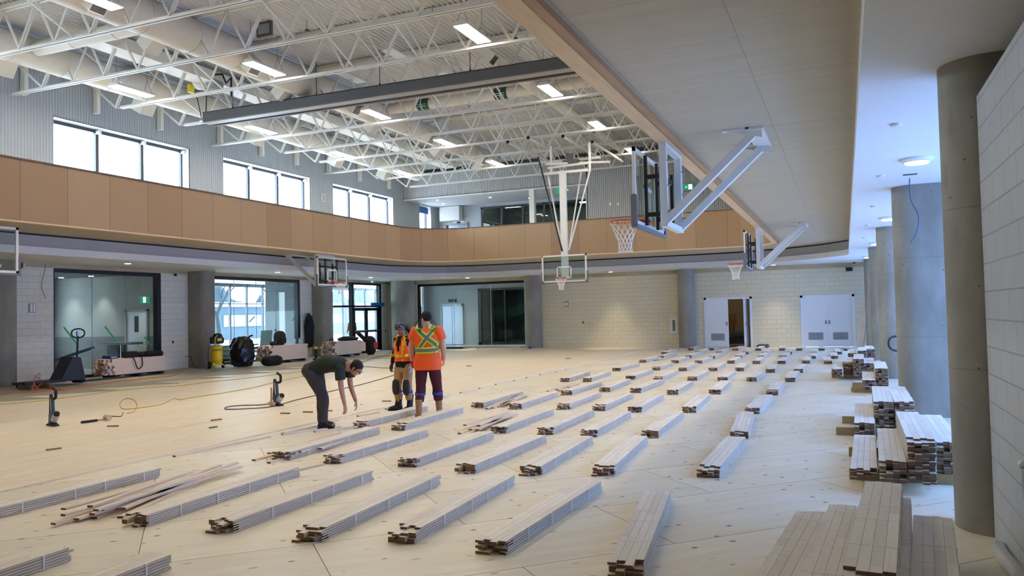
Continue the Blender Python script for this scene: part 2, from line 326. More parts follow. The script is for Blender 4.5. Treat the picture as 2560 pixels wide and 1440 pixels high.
bulk = [(.2, YB), (.2, 30.9)]+[tuple(p)[:2] for p in smoothpath([(.2,30.9,0),(-.56,32.1,0),(-1.5,33.0,0),(-2.6,33.75,0),(-4.2,34.4,0),(-6.0,34.6,0)], 4)][1:]+arc(-15.6, 30.6, 4.0, 90, 180, 14)+[(-19.6, 12), (-19.7, YB)]
def inset(P, d):
    out = []
    for i in range(len(P)):
        a = Vector(P[max(i-1, 0)]); b = Vector(P[min(i+1, len(P)-1)]); t = (b-a).normalized(); out.append((P[i][0]-t.y*d, P[i][1]+t.x*d))
    return out
I = resample(inner, 160); Bk = resample(bulk, 160)
lift = lambda P, z: [(x, y, z) for x, y in P]
inn = inset(I, .0); con = inset(I, -.27)      # negative goes outwards, away from the opening
# concrete soffit ring, oak guard
struct('ceiling_soffit', MB().strip(lift(con, ZS), lift(inset(Bk, -.05), ZS)), SOF)
g = MB(); g.strip(lift(I, 4.07), lift(I, 5.48)); n = len(I)
o = struct('wall_guard', g, GUARD); uv = o.data.uv_layers.new(name='UVMap'); s = [0]
for a, b in zip(I, I[1:]): s.append(s[-1]+math.hypot(b[0]-a[0], b[1]-a[1]))
for li, lo in enumerate(o.data.loops):
    vi = lo.vertex_index; uv.data[li].uv = (s[vi % n], 0 if vi < n else 1.4)
g = MB(); back = inset(I, -.16); g.strip(lift(back, 4.4), lift(back, 5.48)); struct('wall_guard_back', g, OAK)
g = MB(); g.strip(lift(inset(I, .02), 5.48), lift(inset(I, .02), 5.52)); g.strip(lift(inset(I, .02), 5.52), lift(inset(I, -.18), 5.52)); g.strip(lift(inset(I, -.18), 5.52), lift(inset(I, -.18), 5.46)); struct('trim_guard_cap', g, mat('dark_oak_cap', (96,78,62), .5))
g = MB(); g.strip(lift(inset(I, .012), 4.05), lift(inset(I, -.18), 4.05)); g.strip(lift(inset(I, .012), 4.05), lift(inset(I, .012), 4.085)); struct('trim_guard_soffit', g, OAK)
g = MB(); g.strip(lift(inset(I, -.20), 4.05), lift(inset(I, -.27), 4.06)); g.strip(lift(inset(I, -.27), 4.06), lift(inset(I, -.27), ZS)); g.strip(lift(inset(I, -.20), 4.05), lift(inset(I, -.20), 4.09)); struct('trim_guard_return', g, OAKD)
g = MB(); g.strip(lift(inset(I, -.18), 4.085), lift(inset(I, -.20), 4.085)); struct('trim_guard_reveal', g, BLACK)
# bulkhead: dark reveal, grey face, white face
g = MB(); g.strip(lift(Bk, 3.77), lift(Bk, 4.07)); struct('trim_bulkhead_face', g, GYG)  # shade on the upper face is put into its grey
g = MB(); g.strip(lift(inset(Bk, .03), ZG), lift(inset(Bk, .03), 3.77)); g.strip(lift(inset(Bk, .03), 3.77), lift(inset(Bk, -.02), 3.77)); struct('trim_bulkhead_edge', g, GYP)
g = MB(); g.strip(lift(inset(Bk, -.05), 4.05), lift(inset(Bk, -.05), ZS+.01)); struct('trim_bulkhead_reveal', g, BLACK)  # black stands in for the shadow gap under the slab
outer = [(3.55, YB), (3.55, 12), (3.55, YF), (-10, YF), (XL, YF), (XL, 12), (XL, YB)]
# ceiling follows bulkhead to the walls
key = [0, 30, 62, 90, 120, 140, 160]
g = MB(); O = []
for i in range(161):
    x, y = Bk[i]
    if x > -.3 and y < 31.2: O.append((3.55, y))
    elif x < -19.3 and y < 30.8: O.append((XL, y))
    else: O.append(None)
idx = [i for i, p in enumerate(O) if p is None]; a, b = idx[0], idx[-1]; P0 = O[a-1]; P1 = O[b+1]; route = resample([P0, (3.55, YF), (XL, YF), P1], b-a+2)
for k, i in enumerate(range(a-1, b+2)): O[i] = route[k]
g.strip(lift(inset(Bk, .03), ZG), lift(O, ZG)); struct('ceiling_gypsum', g, GYP)
struct('ceiling_slab', MB().box(-2.0, 3.55, YB, 38.3, 4.3, 4.45).box(XL, -17.45, YB, 38.3, 4.3, 4.45).box(-17.45, -2.0, 31.3, 38.3, 4.3, 4.45), SLAB)
# floors
struct('floor_slab', MB().box(XL-.02, 3.6, YB, YF, -.25, -.02), SLAB)
teeth = [(3.55, YB), (3.55, YF-.02), (-17.6, YF-.02)]
for k in range(11, -6, -1):
    y = 12.9+1.95*k
    if y < YB+2 or y > 35: continue
    teeth += [(-16.95, y+1.93), (-18.25, y)]; teeth += [(-16.95, y)] if False else []
    teeth += [(-16.95, y-.01)]
teeth += [(-17.0, YB)]
struct('floor_plywood', MB().prism(teeth, -.019, 0.0), PLY)
struct('floor_maple', MB().box(-16.6, -9.965, YB, YF-.05, .0005, .019).box(-9.94, -8.05, YB, YF-.3, .0005, .019), LAID)
# left wall (lower): painted block, concrete band, fins
def wall_x(mb, x0, x1, y0, y1, z0, z1, holes):
    ys = sorted({y0, y1, *[h for q in holes for h in q[:2]]})
    for a, b in zip(ys, ys[1:]):
        m_ = (a+b)/2; h = [q for q in holes if q[0] <= m_ <= q[1]]
        if not h: mb.box(x0, x1, a, b, z0, z1)
        else:
            if h[0][2] > z0: mb.box(x0, x1, a, b, z0, h[0][2])
            if h[0][3] < z1: mb.box(x0, x1, a, b, h[0][3], z1)
    return mb
def wall_y(mb, y0, y1, x0, x1, z0, z1, holes):
    xs = sorted({x0, x1, *[h for q in holes for h in q[:2]]})
    for a, b in zip(xs, xs[1:]):
        m_ = (a+b)/2; h = [q for q in holes if q[0] <= m_ <= q[1]]
        if not h: mb.box(a, b, y0, y1, z0, z1)
        else:
            if h[0][2] > z0: mb.box(a, b, y0, y1, z0, h[0][2])
            if h[0][3] < z1: mb.box(a, b, y0, y1, h[0][3], z1)
    return mb
struct('wall_left', wall_x(MB(), XL-.25, XL, YB, YF+.3, -.02, 3.46, [(17.04,21.22,-.02,3.46), (23.2,29.07,-.02,3.46), (30.95,35.84,-.02,3.46)]), CMUX)
struct('trim_left_band', MB().box(XL-.25, XL+.02, YB, YF+.3, 3.46, 4.4), BEAMC)
struct('wall_far', wall_y(MB(), YF, YF+.25, XL, 3.6, -.02, 3.38, [(-20.8,-14.56,-.02,3.38), (-5.9,-3.84,-.02,2.22), (-1.78,.32,-.02,2.2)]), CMUY)
struct('trim_far_band', MB().box(XL, 3.6, YF-.02, YF+.25, 3.38, 4.4), BEAMC)
struct('wall_right', MB().box(XR, XR+.2, YB, 6.72, -.02, 3.25), m_cmu('painted_block_right', 1, (186,188,190)))
struct('wall_back', MB().box(XL-.3, 4, YB-.3, YB, -.1, 10), mat('back_wall_paint', (150,146,140), .8))
# fins and columns
def fin(name, tipx, y0, w, xback, m=CON):
    r = w/2; sgn = 1 if xback > tipx else -1; cx = tipx+sgn*r; cy = y0+r; P = []
    for k in range(13):
        a = PI/2+PI*k/12; P.append((cx+sgn*r*math.cos(a), cy+r*math.sin(a)))
    P = P+[(xback, y0), (xback, y0+w)] ; return struct(name, MB().prism(P, -.02, ZG), m, smooth=True)
for k, y in enumerate((6.72, 13.57, 20.45, 27.3, 34.2)): fin('wall_fin_%d' % (k+1), .73, y, .66, 3.55)
for k, y in enumerate((14.75, 22.47, 29.9)): fin('wall_pier_%d' % (k+1), -21.75, y, .68, XL)
struct('wall_column_1', MB().lathe([(.42,-.02),(.42,ZG)], (-14.18,36.28,0), 32), CON, smooth=True)
struct('wall_column_2', MB().lathe([(.38,-.02),(.38,ZG)], (-6.66,36.25,0), 32), CON, smooth=True)
struct('wall_column_3', MB().lathe([(.62,-.02),(.62,ZG)], (-21.45,36.1,0), 32), CON, smooth=True)
# right-hand exterior glazing between the fins
def glazed_x(name, x, y0, y1, z0, z1, n, pane, fr=.06, sill=0.0, d=.12):
    f = MB(); f.box(x-d/2, x+d/2, y0, y1, z1-fr, z1).box(x-d/2, x+d/2, y0, y1, z0, z0+fr)
    for i in range(n+1):
        y = y0+(y1-y0)*i/n; f.box(x-d/2, x+d/2, max(y0, y-fr/2), min(y1, y+fr/2)+(fr/2 if i == 0 else 0), z0, z1)
    o = struct(name, f, BLK); p = MB().box(x-.004, x+.004, y0, y1, z0, z1).build(name.replace('window', 'pane') if False else 'pane', pane, o); return o
for k in range(5): glazed_x('window_%d' % (k+11), 3.55, 7.38+6.86*k, 13.57+6.86*k if k < 4 else YF, -.02, ZG, 4, SUNG)
struct('wall_right_outer', MB().box(3.5, 3.6, YB, 6.72, -.02, ZG), GYG)
# upper walls
def siding(mb, ax, c, a0, a1, z0, z1, pitch=.1, d=.022, sgn=1):
    n = int(round((a1-a0)/pitch)); P = []
    for i in range(n):
        for t, e in ((0, 0), (.45, 0), (.58, 1), (.87, 1)): P.append((a0+(i+t)*(a1-a0)/n, c+sgn*d*e))
    P.append((a1, c))
    A = [((q, p, z0) if ax == 'x' else (p, q, z0)) for p, q in P]; B = [(x, y, z1) for x, y, z in A]; mb.strip(A, B); return mb
ups = [(2.4,7.9), (9.72,15.24), (17.06,22.58), (24.37,29.88), (31.67,37.17), (40.07,41.46)]  # first two windows are added to bring in more daylight
g = MB(); y = YB
for a, b in ups:
    siding(g, 'x', XL, y, a, 4.45, 9.8); siding(g, 'x', XL, a, b, 8.2, 9.8); siding(g, 'x', XL, a, b, 4.45, 5.2); y = b
siding(g, 'x', XL, y, 42.3, 4.45, 8.23 if False else 9.8); struct('wall_upper_left', g, SID)
for k, (a, b) in enumerate(ups):
    f = MB(); xo = XL-.45; r = MB(); r.box(xo, XL, a-.04, a, 5.2, 8.2).box(xo, XL, b, b+.04, 5.2, 8.2).box(xo, XL, a-.04, b+.04, 8.2, 8.24).box(xo, XL, a-.04, b+.04, 5.16, 5.2)
    w = struct('window_%d' % (k+4), r, GYP); nn = 3 if b-a > 3 else 1
    f.box(xo, xo+.1, a, b, 8.09, 8.2).box(xo, xo+.1, a, b, 5.2, 5.28)
    for i in range(nn+1):
        yy = a+(b-a)*i/nn; f.box(xo, xo+.12, max(a, yy-.06), min(b, yy+.06), 5.2, 8.2)
    f.build('window_frame', mat('slate_frame', (58,66,78), .4), w)
    for i in range(nn): MB().box(xo+.03, xo+.04, a+(b-a)*i/nn+.05, a+(b-a)*(i+1)/nn-.05, 5.25, 8.1).build('pane', CLR, w)
    if nn == 3:
        for i in (1, 2, 3): MB().box(xo+.12, xo+.3, a+(b-a)*i/nn-.06, a+(b-a)*i/nn+.02, 8.04, 8.16).build('blind_bracket', GYP, w)
# upper far wall with the recessed gallery
FY = 38.3
g = siding(siding(MB(), 'y', FY, XL, -11.9, 8.23, 9.62, .1, .03, -1), 'y', FY, -11.9, 3.55, 4.45, 9.62, .1, .03, -1); struct('wall_upper_far', g, mat('metal_siding_far', (184,184,182), .5))
struct('trim_upper_far_edge', MB().box(XL, -11.9, FY-.03, FY+.05, 8.17, 8.24), GYP)
struct('wall_upper_side', MB().box(-11.95, -11.85, FY, 42.3, 4.45, 9.7), GYP)
struct('ceiling_gallery', MB().box(XL, -11.9, FY, 42.4, 8.23, 8.3), mat('gallery_ceiling', (206,208,212), .8))
struct('floor_gallery', MB().box(XL, -11.9, FY, 42.4, 4.3, 4.45), SLAB)
struct('wall_gallery', wall_y(MB(), 42.3, 42.5, XL, -11.9, 4.45, 8.23, [(-22.0,-20.6,4.45,7.2), (-19.65,-12.1,4.45,8.05)]), SID)
struct('wall_upper_right', MB().box(3.5, 3.6, YB, FY, 4.45, 9.9), GYP)
struct('trim_post', MB().box(-15.04, -14.76, FY-.02, FY+.25, 4.45, 8.23), WHT)
# dark glazing of the gallery with a lit room behind
f = MB(); f.box(-19.65, -12.1, 42.22, 42.36, 7.93, 8.05)
for x in (-19.62, -18.35, -17.0, -15.7, -14.4, -13.1, -12.15): f.box(x-.05, x+.05, 42.22, 42.36, 4.45, 8.05)
f.box(-19.65, -12.1, 42.22, 42.36, 4.45, 4.55); w = struct('window_21', f, BLK); MB().box(-19.65, -12.1, 42.28, 42.29, 4.5, 8.0).build('pane', DARKG, w)
struct('wall_gallery_room', MB().box(-20, -11.9, 46.5, 46.6, 4.4, 8.4).box(-20.1, -20, 42.5, 46.6, 4.4, 8.4).box(-11.9, -11.8, 42.5, 46.6, 4.4, 8.4).box(-20, -11.9, 42.5, 46.6, 4.3, 4.4).box(-20, -11.9, 42.5, 46.6, 8.3, 8.4), DGREY)
for x, y in ((-18.6, 44.5), (-13.9, 45.0), (-16.9, 44.2)): struct('trim_room_lamp', MB().box(x-.5, x+.5, y-.15, y+.15, 8.25, 8.3), LAMPM)
d = struct('door_4', MB().box(-22.05, -21.98, 42.2, 42.45, 4.45, 7.2).box(-20.62, -20.55, 42.2, 42.45, 4.45, 7.2).box(-22.05, -20.55, 42.2, 42.45, 7.15, 7.25), LOUV)
MB().box(-21.98, -21.32, 42.36, 42.4, 4.5, 7.15).build('door_leaf', mat('lift_door', (150,156,166), .35, metal=.4), d); MB().box(-21.30, -20.62, 42.36, 42.4, 4.5, 7.15).build('door_leaf', MATS['lift_door'], d)
# roof deck with ribs running along the hall
g = MB(); P = []; x = XL
while x < 3.55:
    for t, z in ((0, 9.75), (.03, 9.75), (.055, 9.81), (.125, 9.81)): P.append((x+t, z))
    x += .152
g.strip([(a, YB, z) for a, z in P], [(a, FY-.12, z) for a, z in P]); struct('ceiling_deck', g, DECK)
struct('ceiling_gap', MB().box(XL, 3.55, FY-.12, FY+.02, 9.78, 9.84).box(XL, 3.55, FY, FY+.03, 9.6, 9.82), BLACK)
# ---------------------------------------------------------------- rooms and street seen through the glass
LG = mat('lobby_wall', (132,134,134), .7); LC = mat('lobby_ceiling', (222,224,226), .8); LF = mat('lobby_floor', (150,152,152), .35)
struct('floor_lobby', MB().box(-29.6, XL-.02, 6, 46, -.25, -.03).box(XL-.02, -11, YF, 46, -.25, -.03).box(-11, 3.6, YF, 41, -.25, -.03), LF)
struct('ceiling_lobby', MB().box(-29.6, XL-.25, 21.9, 46, 3.62, 3.7).box(XL-.25, -11, YF+.25, 46, 3.62, 3.7), LC)
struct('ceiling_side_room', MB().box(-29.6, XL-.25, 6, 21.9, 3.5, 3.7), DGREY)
struct('wall_side_room', MB().box(-29.1, -28.95, 6, 19.6, -.05, 3.6).box(-29.1, -28.95, 20.6, 21.9, -.05, 3.6).box(-29.6, XL-.25, 21.8, 22.0, -.05, 3.62).box(-29.6, XL-.25, 6, 6.2, -.05, 3.6), mat('side_room_paint', (178,178,172), .8))
struct('trim_side_room_wainscot', MB().box(-28.9, XL-.3, 21.76, 21.8, -.03, 1.2), mat('wainscot', (118,118,114), .7))
struct('wall_partition', MB().box(-25.6, XL-.25, 30.3, 30.5, -.05, 3.62), DGREY)
struct('trim_partition_base', MB().box(-25.6, -23.1, 30.27, 30.3, -.03, 2.1), mat('partition_lower', (128,132,134), .4))
for p in ((-27.75, 21.25), (-26.15, 21.25), (-24.6, 19.2), (-24.2, 20.2), (-25.4, 18.2), (-24.0, 20.9)):
    struct('trim_recessed_lamp', MB().lathe([(.09,0),(.09,-.015)], (p[0], p[1], 3.5)), DOWN)
for p in ((-27.75, 21.25), (-26.15, 21.25), (-25.2, 18.2), (-24.0, 20.9)):
    l = bpy.data.lights.new('room_downlight', 'SPOT'); l.energy = 60; l.spot_size = math.radians(78); l.spot_blend = .7; l.color = (1, .93, .84); l.shadow_soft_size = .08
    lo = bpy.data.objects.new('room_downlight', l); C.objects.link(lo); lo.location = (p[0], p[1], 3.45)
for x_, y_ in ((-19.9, 39.5), (-16.5, 39.5), (-13.5, 39.5), (-26.0, 26.5), (-26, 35)):
    l = bpy.data.lights.new('lobby_downlight', 'SPOT'); l.energy = 160; l.spot_size = math.radians(120); l.spot_blend = .7; l.color = (1, .95, .9); l.shadow_soft_size = .1
    lo = bpy.data.objects.new('lobby_downlight', l); C.objects.link(lo); lo.location = (x_, y_, 3.5)
# street-side curtain wall
f = MB(); yy = 22.0
while yy < 46: f.box(-29.4, -29.28, yy-.035, yy+.035, -.05, 3.62); yy += 1.25
f.box(-29.4, -29.28, 22, 46, -.05, .1).box(-29.4, -29.28, 22, 46, 3.45, 3.62).box(-29.4, -29.28, 22, 46, 2.55, 2.6)
w = struct('window_22', f, mat('mullion_grey', (66,74,84), .4)); MB().box(-29.35, -29.34, 22, 46, 0, 3.5).build('pane', CLR, w)
# street: snow, a long low building, bare trees
struct('floor_snow', MB().box(-140, -29.7, -60, 150, -.5, -.15), mat('snow', (236,242,250), .8, noise=.05, nscale=.3))
b = thing('apartment_building', 'long pale building beyond the snowy ground outside the lobby glass', 'building', (-57, 75, -.15))
MB().box(-60, -54, 56, 110, -.15, 3.0).build('wall', mat('far_wall', (52,66,78), .8), b)
MB().box(-60.5, -53.4, 55.6, 110.4, 3.0, 3.4).build('roof', mat('far_roof', (236,240,244), .8), b)
g = MB()
g.box(-53.98, -53.9, 58, 108, 1.1, 2.2)
g.build('window_band', mat('far_window', (110,130,150), .4), b)
TR = mat('bare_bark', (24,28,32), .9)
def bare_tree(x, y, h, sd, label):
    rnd = random.Random(sd); mb = MB()
    def br(p, d, l, r, k):
        q = p+d*l; mb.tube([p, (p+q)/2+Vector((rnd.uniform(-.1,.1), rnd.uniform(-.1,.1), 0)), q], [r, r*.85, r*.6], 5)
        if k > 0:
            for _ in range(3): br(q, (d+Vector((rnd.uniform(-.8,.8), rnd.uniform(-.8,.8), rnd.uniform(-.1,.5)))).normalized(), l*.72, r*.58, k-1)
    br(Vector((x, y, -.15)), Vector((0,0,1)), h*.3, h*.025, 4)
    tag(mb.build('bare_tree', TR), label, 'tree', 'bare trees outside the lobby glass')
for k, (x, y, h) in enumerate(((-44, 33, 8), (-47, 39, 9.5), (-42, 44.5, 7.5), (-50, 50, 9), (-46, 56, 8.5), (-43, 62, 9))):
    bare_tree(x, y, h, k, ['bare leafless tree outside the lobby glass, %s' % s for s in ('leftmost of the row', 'second from the left', 'third from the left', 'third from the right', 'second from the right', 'rightmost, behind the double doors')][k])
def ridge():
    rnd = random.Random(5); A = []; B = []; y = -10.0
    while y < 120: h = 4.2+1.1*math.sin(y*.21)+.8*math.sin(y*.83)+rnd.uniform(-.5,.5); A.append((-62, y, -.3)); B.append((-66, y, h)); y += .8
    o = struct('trim_wooded_ridge', MB().strip(A, B), mat('far_woods', (34,50,64), .95, noise=.6, nscale=1.2, stretch=(1,1,.6)))  # blue haze is mixed into the woods colour
ridge()
# gym-side glass walls
def frame_x(name, y0, y1, z1, pane, seams, top=.13, side=.06, rs=None):
    x = XL-.1; f = MB().box(x-.12, x+.08, y0, y1, z1-top, z1).box(x-.12, x+.08, y0, y0+side, -.02, z1-top).box(x-.12, x+.08, y1-(rs or side), y1, -.02, z1-top).box(x-.12, x+.08, y0, y1, -.02, .06)
    o = struct(name, f, BLK); ys = [y0+side]+list(seams)+[y1-(rs or side)]
    for a, b in zip(ys, ys[1:]): MB().box(x-.01, x+.005, a+.006, b-.006, .06, z1-top).build('pane', pane, o)
    for q in seams: MB().box(x-.012, x+.007, q-.006, q+.006, .06, z1-top).build('joint', mat('silicone_joint', (190,196,196), .5), o)
    return o
w1 = frame_x('window_1', 17.04, 21.22, 3.46, TINT, (18.48, 19.83), rs=.16)
w2 = frame_x('window_2', 23.2, 29.07, 3.46, TINT, (25.0, 26.3, 27.55), rs=.16)
TAPE = mat('green_tape', (60,190,120), .6)
def tape(w, x, pts, wd=.05):
    mb = MB(); a, b = pts; mb.beam((x, a[0], a[1]), (x, b[0], b[1]), .004, wd, side=(1,0,0)); mb.build('tape_strip', TAPE, w, local=True)
tape(w1, XL-.085, ((17.45,1.62),(17.98,.98))); tape(w1, XL-.085, ((18.95,1.60),(19.42,1.08))); tape(w1, XL-.085, ((20.55,1.2),(20.83,.88)))
tape(w2, XL-.085, ((25.85,1.62),(26.2,1.86))); tape(w2, XL-.085, ((28.6,1.62),(28.8,1.82))); tape(w2, XL-.085, ((23.3,1.5),(23.75,1.5)), .07)
# entrance with transom
x = XL-.1; f = MB()
f.box(x-.12, x+.08, 30.95, 35.84, 3.36, 3.46).box(x-.12, x+.08, 30.95, 31.05, -.02, 3.46).box(x-.12, x+.08, 35.68, 35.84, -.02, 3.46).box(x-.12, x+.08, 33.15, 33.32, -.02, 3.46).box(x-.12, x+.08, 30.95, 35.84, 2.22, 2.32).box(x-.12, x+.08, 30.95, 33.2, -.02, .08)
w = struct('window_3', f, BLK)
for a, b, c, d in ((31.05,33.15,.08,2.22),(31.05,33.15,2.32,3.36),(33.32,35.68,2.32,3.36)): MB().box(x-.01, x, a, b, c, d).build('pane', TINT, w)
dd = struct('door_1', MB().box(x-.03, x+.03, 33.32, 33.36, 0, 2.22).box(x-.03, x+.03, 35.64, 35.68, 0, 2.22), BLK)
for a, b in ((33.36, 34.5), (34.5, 35.64)):
    lf = MB().box(x-.03, x+.03, a, a+.13, .0, 2.2).box(x-.03, x+.03, b-.13, b, .0, 2.2).box(x-.03, x+.03, a, b, 0, .28).box(x-.03, x+.03, a, b, 2.05, 2.2).box(x-.03, x+.03, a, b, .95, 1.02).build('door_leaf', BLK, dd)
    MB().box(x-.006, x+.002, a+.13, b-.13, .28, 2.05).build('pane', TINT, lf)
    MB().box(x+.04, x+.09, a+.08, b-.08, 1.0, 1.06).build('push_bar', STEEL, lf)
MB().box(x+.03, x+.12, 34.9, 36.1, 2.28, 2.46).build('blue_header', mat('blue_film', (28,96,160), .5), dd)
# far glass wall with lift lobby behind
y = YF+.1; f = MB().box(-20.8, -14.56, y-.08, y+.12, 3.26, 3.38).box(-20.8, -20.7, y-.08, y+.12, -.02, 3.3).box(-14.62, -14.56, y-.08, y+.12, -.02, 3.3).box(-20.8, -14.56, y-.08, y+.12, -.02, .07)
w = struct('window_23', f, BLK); xs = (-20.7, -18.7, -16.6, -14.62)
for a, b in zip(xs, xs[1:]): MB().box(a+.006, b-.006, y, y+.012, .07, 3.26).build('pane', TINT, w)
for q in xs[1:3]: MB().box(q-.008, q+.008, y-.002, y+.014, .07, 3.26).build('joint', MATS['silicone_joint'], w)
struct('wall_lift_lobby', wall_y(MB(), 41.6, 41.8, -23.0, -19.5, -.05, 3.62, []).box(-19.5, -12, 43.5, 43.6, -.05, 3.62).box(-19.5, -12, 41.5, 41.8, 3.2, 3.62).box(-19.6, -19.5, 41.5, 43.6, -.05, 3.62).box(-12, -11.9, 41.5, 43.6, -.05, 3.62), LG)
struct('wall_lift_side', MB().box(-23.1, -22.95, 41.0, 41.8, -.05, 3.62).box(-11.2, -11, YF+.25, 41.8, -.05, 3.62), LG)
d = struct('door_5', MB().box(-22.1, -22.02, 41.5, 41.6, 0, 2.35).box(-20.72, -20.64, 41.5, 41.6, 0, 2.35).box(-22.1, -20.64, 41.5, 41.6, 2.25, 2.4), LOUV)
MB().box(-22.02, -21.38, 41.55, 41.6, 0, 2.25).build('door_leaf', MATS['lift_door'], d); MB().box(-21.36, -20.72, 41.55, 41.6, 0, 2.25).build('door_leaf', MATS['lift_door'], d)
MB().box(-21.6, -21.1, 41.54, 41.6, 2.5, 2.66).build('floor_indicator', BLACK, d)
f = MB().box(-19.6, -12.0, 41.4, 41.58, 3.1, 3.22).box(-19.6, -19.4, 41.4, 41.58, -.03, 3.2).box(-17.95, -17.85, 41.4, 41.58, -.03, 3.2).box(-16.3, -16.2, 41.4, 41.58, -.03, 3.2).box(-14.1, -14.0, 41.4, 41.58, -.03, 3.2).box(-19.6, -12.0, 41.4, 41.58, -.03, .1)
w = struct('window_24', f, BLK); MB().box(-19.5, -12.0, 41.48, 41.49, .1, 3.1).build('pane', DARKG, w)
struct('trim_stair_band', MB().prism([(-19.4,2.1),(-17.8,2.1),(-15.0,3.1),(-15.0,2.6),(-17.6,1.6),(-19.4,1.6)], 42.4, 42.5, 'y'), mat('stair_stringer', (168,178,160), .7))
for xx in (-19.9, -17.6, -15.2): struct('trim_linear_lamp', MB().box(xx-.6, xx+.6, 38.0, 38.08, 3.58, 3.62), LAMPM)
# ---------------------------------------------------------------- doors in the far wall
d = struct('door_2', MB().box(-5.92, -5.82, YF-.03, YF+.1, 0, 2.24).box(-3.92, -3.82, YF-.03, YF+.1, 0, 2.24).box(-5.92, -3.82, YF-.03, YF+.1, 2.15, 2.24), DOORW)
def leaf(d, x0, x1, y, hx):
    l = MB().box(x0, x1, y, y+.045, .01, 2.15).build('door_leaf', DOORW, d, bevel=.003); m_ = (x0+x1)/2
    lv = MB().box(m_-.3, m_+.3, y-.012, y, .3, .62); lo = lv.build('louvre', LOUV, l); s = MB()
    for k in range(9): s.box(m_-.27, m_+.27, y-.02, y-.01, .325+.031*k, .337+.031*k)
    s.build('louvre_slats', mat('louvre_slat', (136,140,146), .5), lo)
    MB().box(hx-.03, hx+.03, y-.015, y, .98, 1.14).box(hx-.05, hx+.05, y-.06, y-.045, 1.03, 1.05).box(hx-.01, hx+.01, y-.06, y, 1.03, 1.05).build('door_handle', STEEL, l)
    return l
leaf(d, -5.82, -4.86, YF, -4.93)
l = MB().obox((-4.05, YF+.35, 1.08), .045, .95, 2.14, Matrix.Rotation(math.radians(-14), 3, 'Z')).build('door_leaf', DOORW, d); MB().box(-4.13, -4.08, YF-.03, YF+.03, .98, 1.12).build('door_handle', STEEL, l)
d = struct('door_3', MB().box(-1.80, -1.70, YF-.03, YF+.1, 0, 2.22).box(.26, .36, YF-.03, YF+.1, 0, 2.22).box(-1.80, .36, YF-.03, YF+.1, 2.13, 2.22), DOORW)
leaf(d, -1.70, -.722, YF, -.79); leaf(d, -.718, .26, YF, -.65); MB().box(-1.70, .26, YF+.05, YF+.07, 0, 2.15).build('gap_light_stop', DOORW, d)  # added sheet behind the leaves blocks light through the middle gap
struct('wall_store', MB().box(-7.2, -2.6, 40.5, 40.6, -.05, 3.4).box(-7.3, -7.2, YF+.2, 40.6, -.05, 3.4).box(-2.6, -2.5, YF+.2, 40.6, -.05, 3.4).box(-7.3, -2.5, YF+.25, 40.6, 3.3, 3.4), mat('store_wall', (190,176,152), .8))
struct('trim_store_lamp', MB().box(-5.6, -4.4, 38.2, 38.5, 3.25, 3.3), mat('store_lamp', (255,240,215), .4, emit=(255,236,205), estr=3.0))
# ---------------------------------------------------------------- roof joists
WS = WHT
JY = [3.1, 5.6, 8.2, 10.75, 13.2, 15.64, 18.13, 20.75, 23.7, 26.1, 28.4, 30.8, 33.4, 36.2]
names = 'first second third fourth fifth sixth seventh eighth ninth tenth eleventh twelfth thirteenth fourteenth'.split()
def joist(y, xl, k):
    xr = 3.4; zb, zt = 8.50, 9.66
    t = thing('roof_joist', 'white open-web steel roof joist, %s one counted from the far wall' % names[13-k], 'joist', (-10, y, zb), 0, 'white roof joists')
    MB().box(XL+.05, xr, y-.10, y-.015, zt-.02, zt+.07).box(XL+.05, xr, y+.015, y+.10, zt-.02, zt+.07).box(XL+.05, xr, y-.1, y+.1, zt+.07, zt+.085).build('top_chord', WS, t)
    b = MB()
    for s in (-1, 1): b.box(xl, xr-.2, y+s*.05-.035, y+s*.05+.035, zb, zb+.012); b.box(xl, xr-.2, y+s*.02-.006, y+s*.02+.006, zb, zb+.08)
    b.build('bottom_chord', WS, t)
    x = -21.15; i = 0
    while x < xr-1.3:
        a = Vector((x, y, zb+.05)); c = Vector((x+.62, y, zt)); e = Vector((x+1.24, y, zb+.05))
        m1 = MB()
        if i % 2: m1.beam(a, c, .035, .055, side=(0,1,0))
        else: m1.beam(a+Vector((0,.035,0)), c+Vector((0,.035,0)), .03, .045, side=(0,1,0)); m1.beam(a-Vector((0,.035,0)), c-Vector((0,.035,0)), .03, .045, side=(0,1,0))
        m1.build('web_member', WS, t); MB().beam(c, e, .05, .05, side=(0,1,0)).build('web_member', WS, t); x += 1.24; i += 1
    MB().beam((XL+.1, y, zt-.05), (-21.15, y, zb+.05), .06, .05, side=(0,1,0)).build('web_member', WS, t)
long_ends = {5: -22.43, 8: -22.5, 11: -22.5}
for k, y in enumerate(JY): joist(y, long_ends.get(k, -20.95), k)
# bridging: crossed angles between the joists, one thing per line of bridging
for k, x in enumerate((-19.85, -16.8, -12.2, -10.2, -6.3, -3.4)):
    for q, (a, b) in enumerate(zip(JY[2:], JY[3:])):
        if (a == 13.2 and x < -16) or (a == 23.7 and x > -15): continue
        g = MB().beam((x, a, 8.55), (x, b, 9.6), .035, .035).beam((x+.03, b, 8.55), (x+.03, a, 9.6), .035, .035)
        tag(g.build('bridging_brace', WS), 'white crossed brace between roof joists, %s line from the left, %s bay from the camera' % (names[k], names[q]), 'brace', 'crossed braces between the joists')
for k, y in enumerate(JY):
    if k < 4: continue
    tag(MB().box(-22.55, -22.35, y+.3, y+.42, 8.6, 9.75).build('steel_post', WS), 'short white steel post on the left wall beside the %s joist from the far wall' % names[13-k], 'post', 'short posts on the left wall')
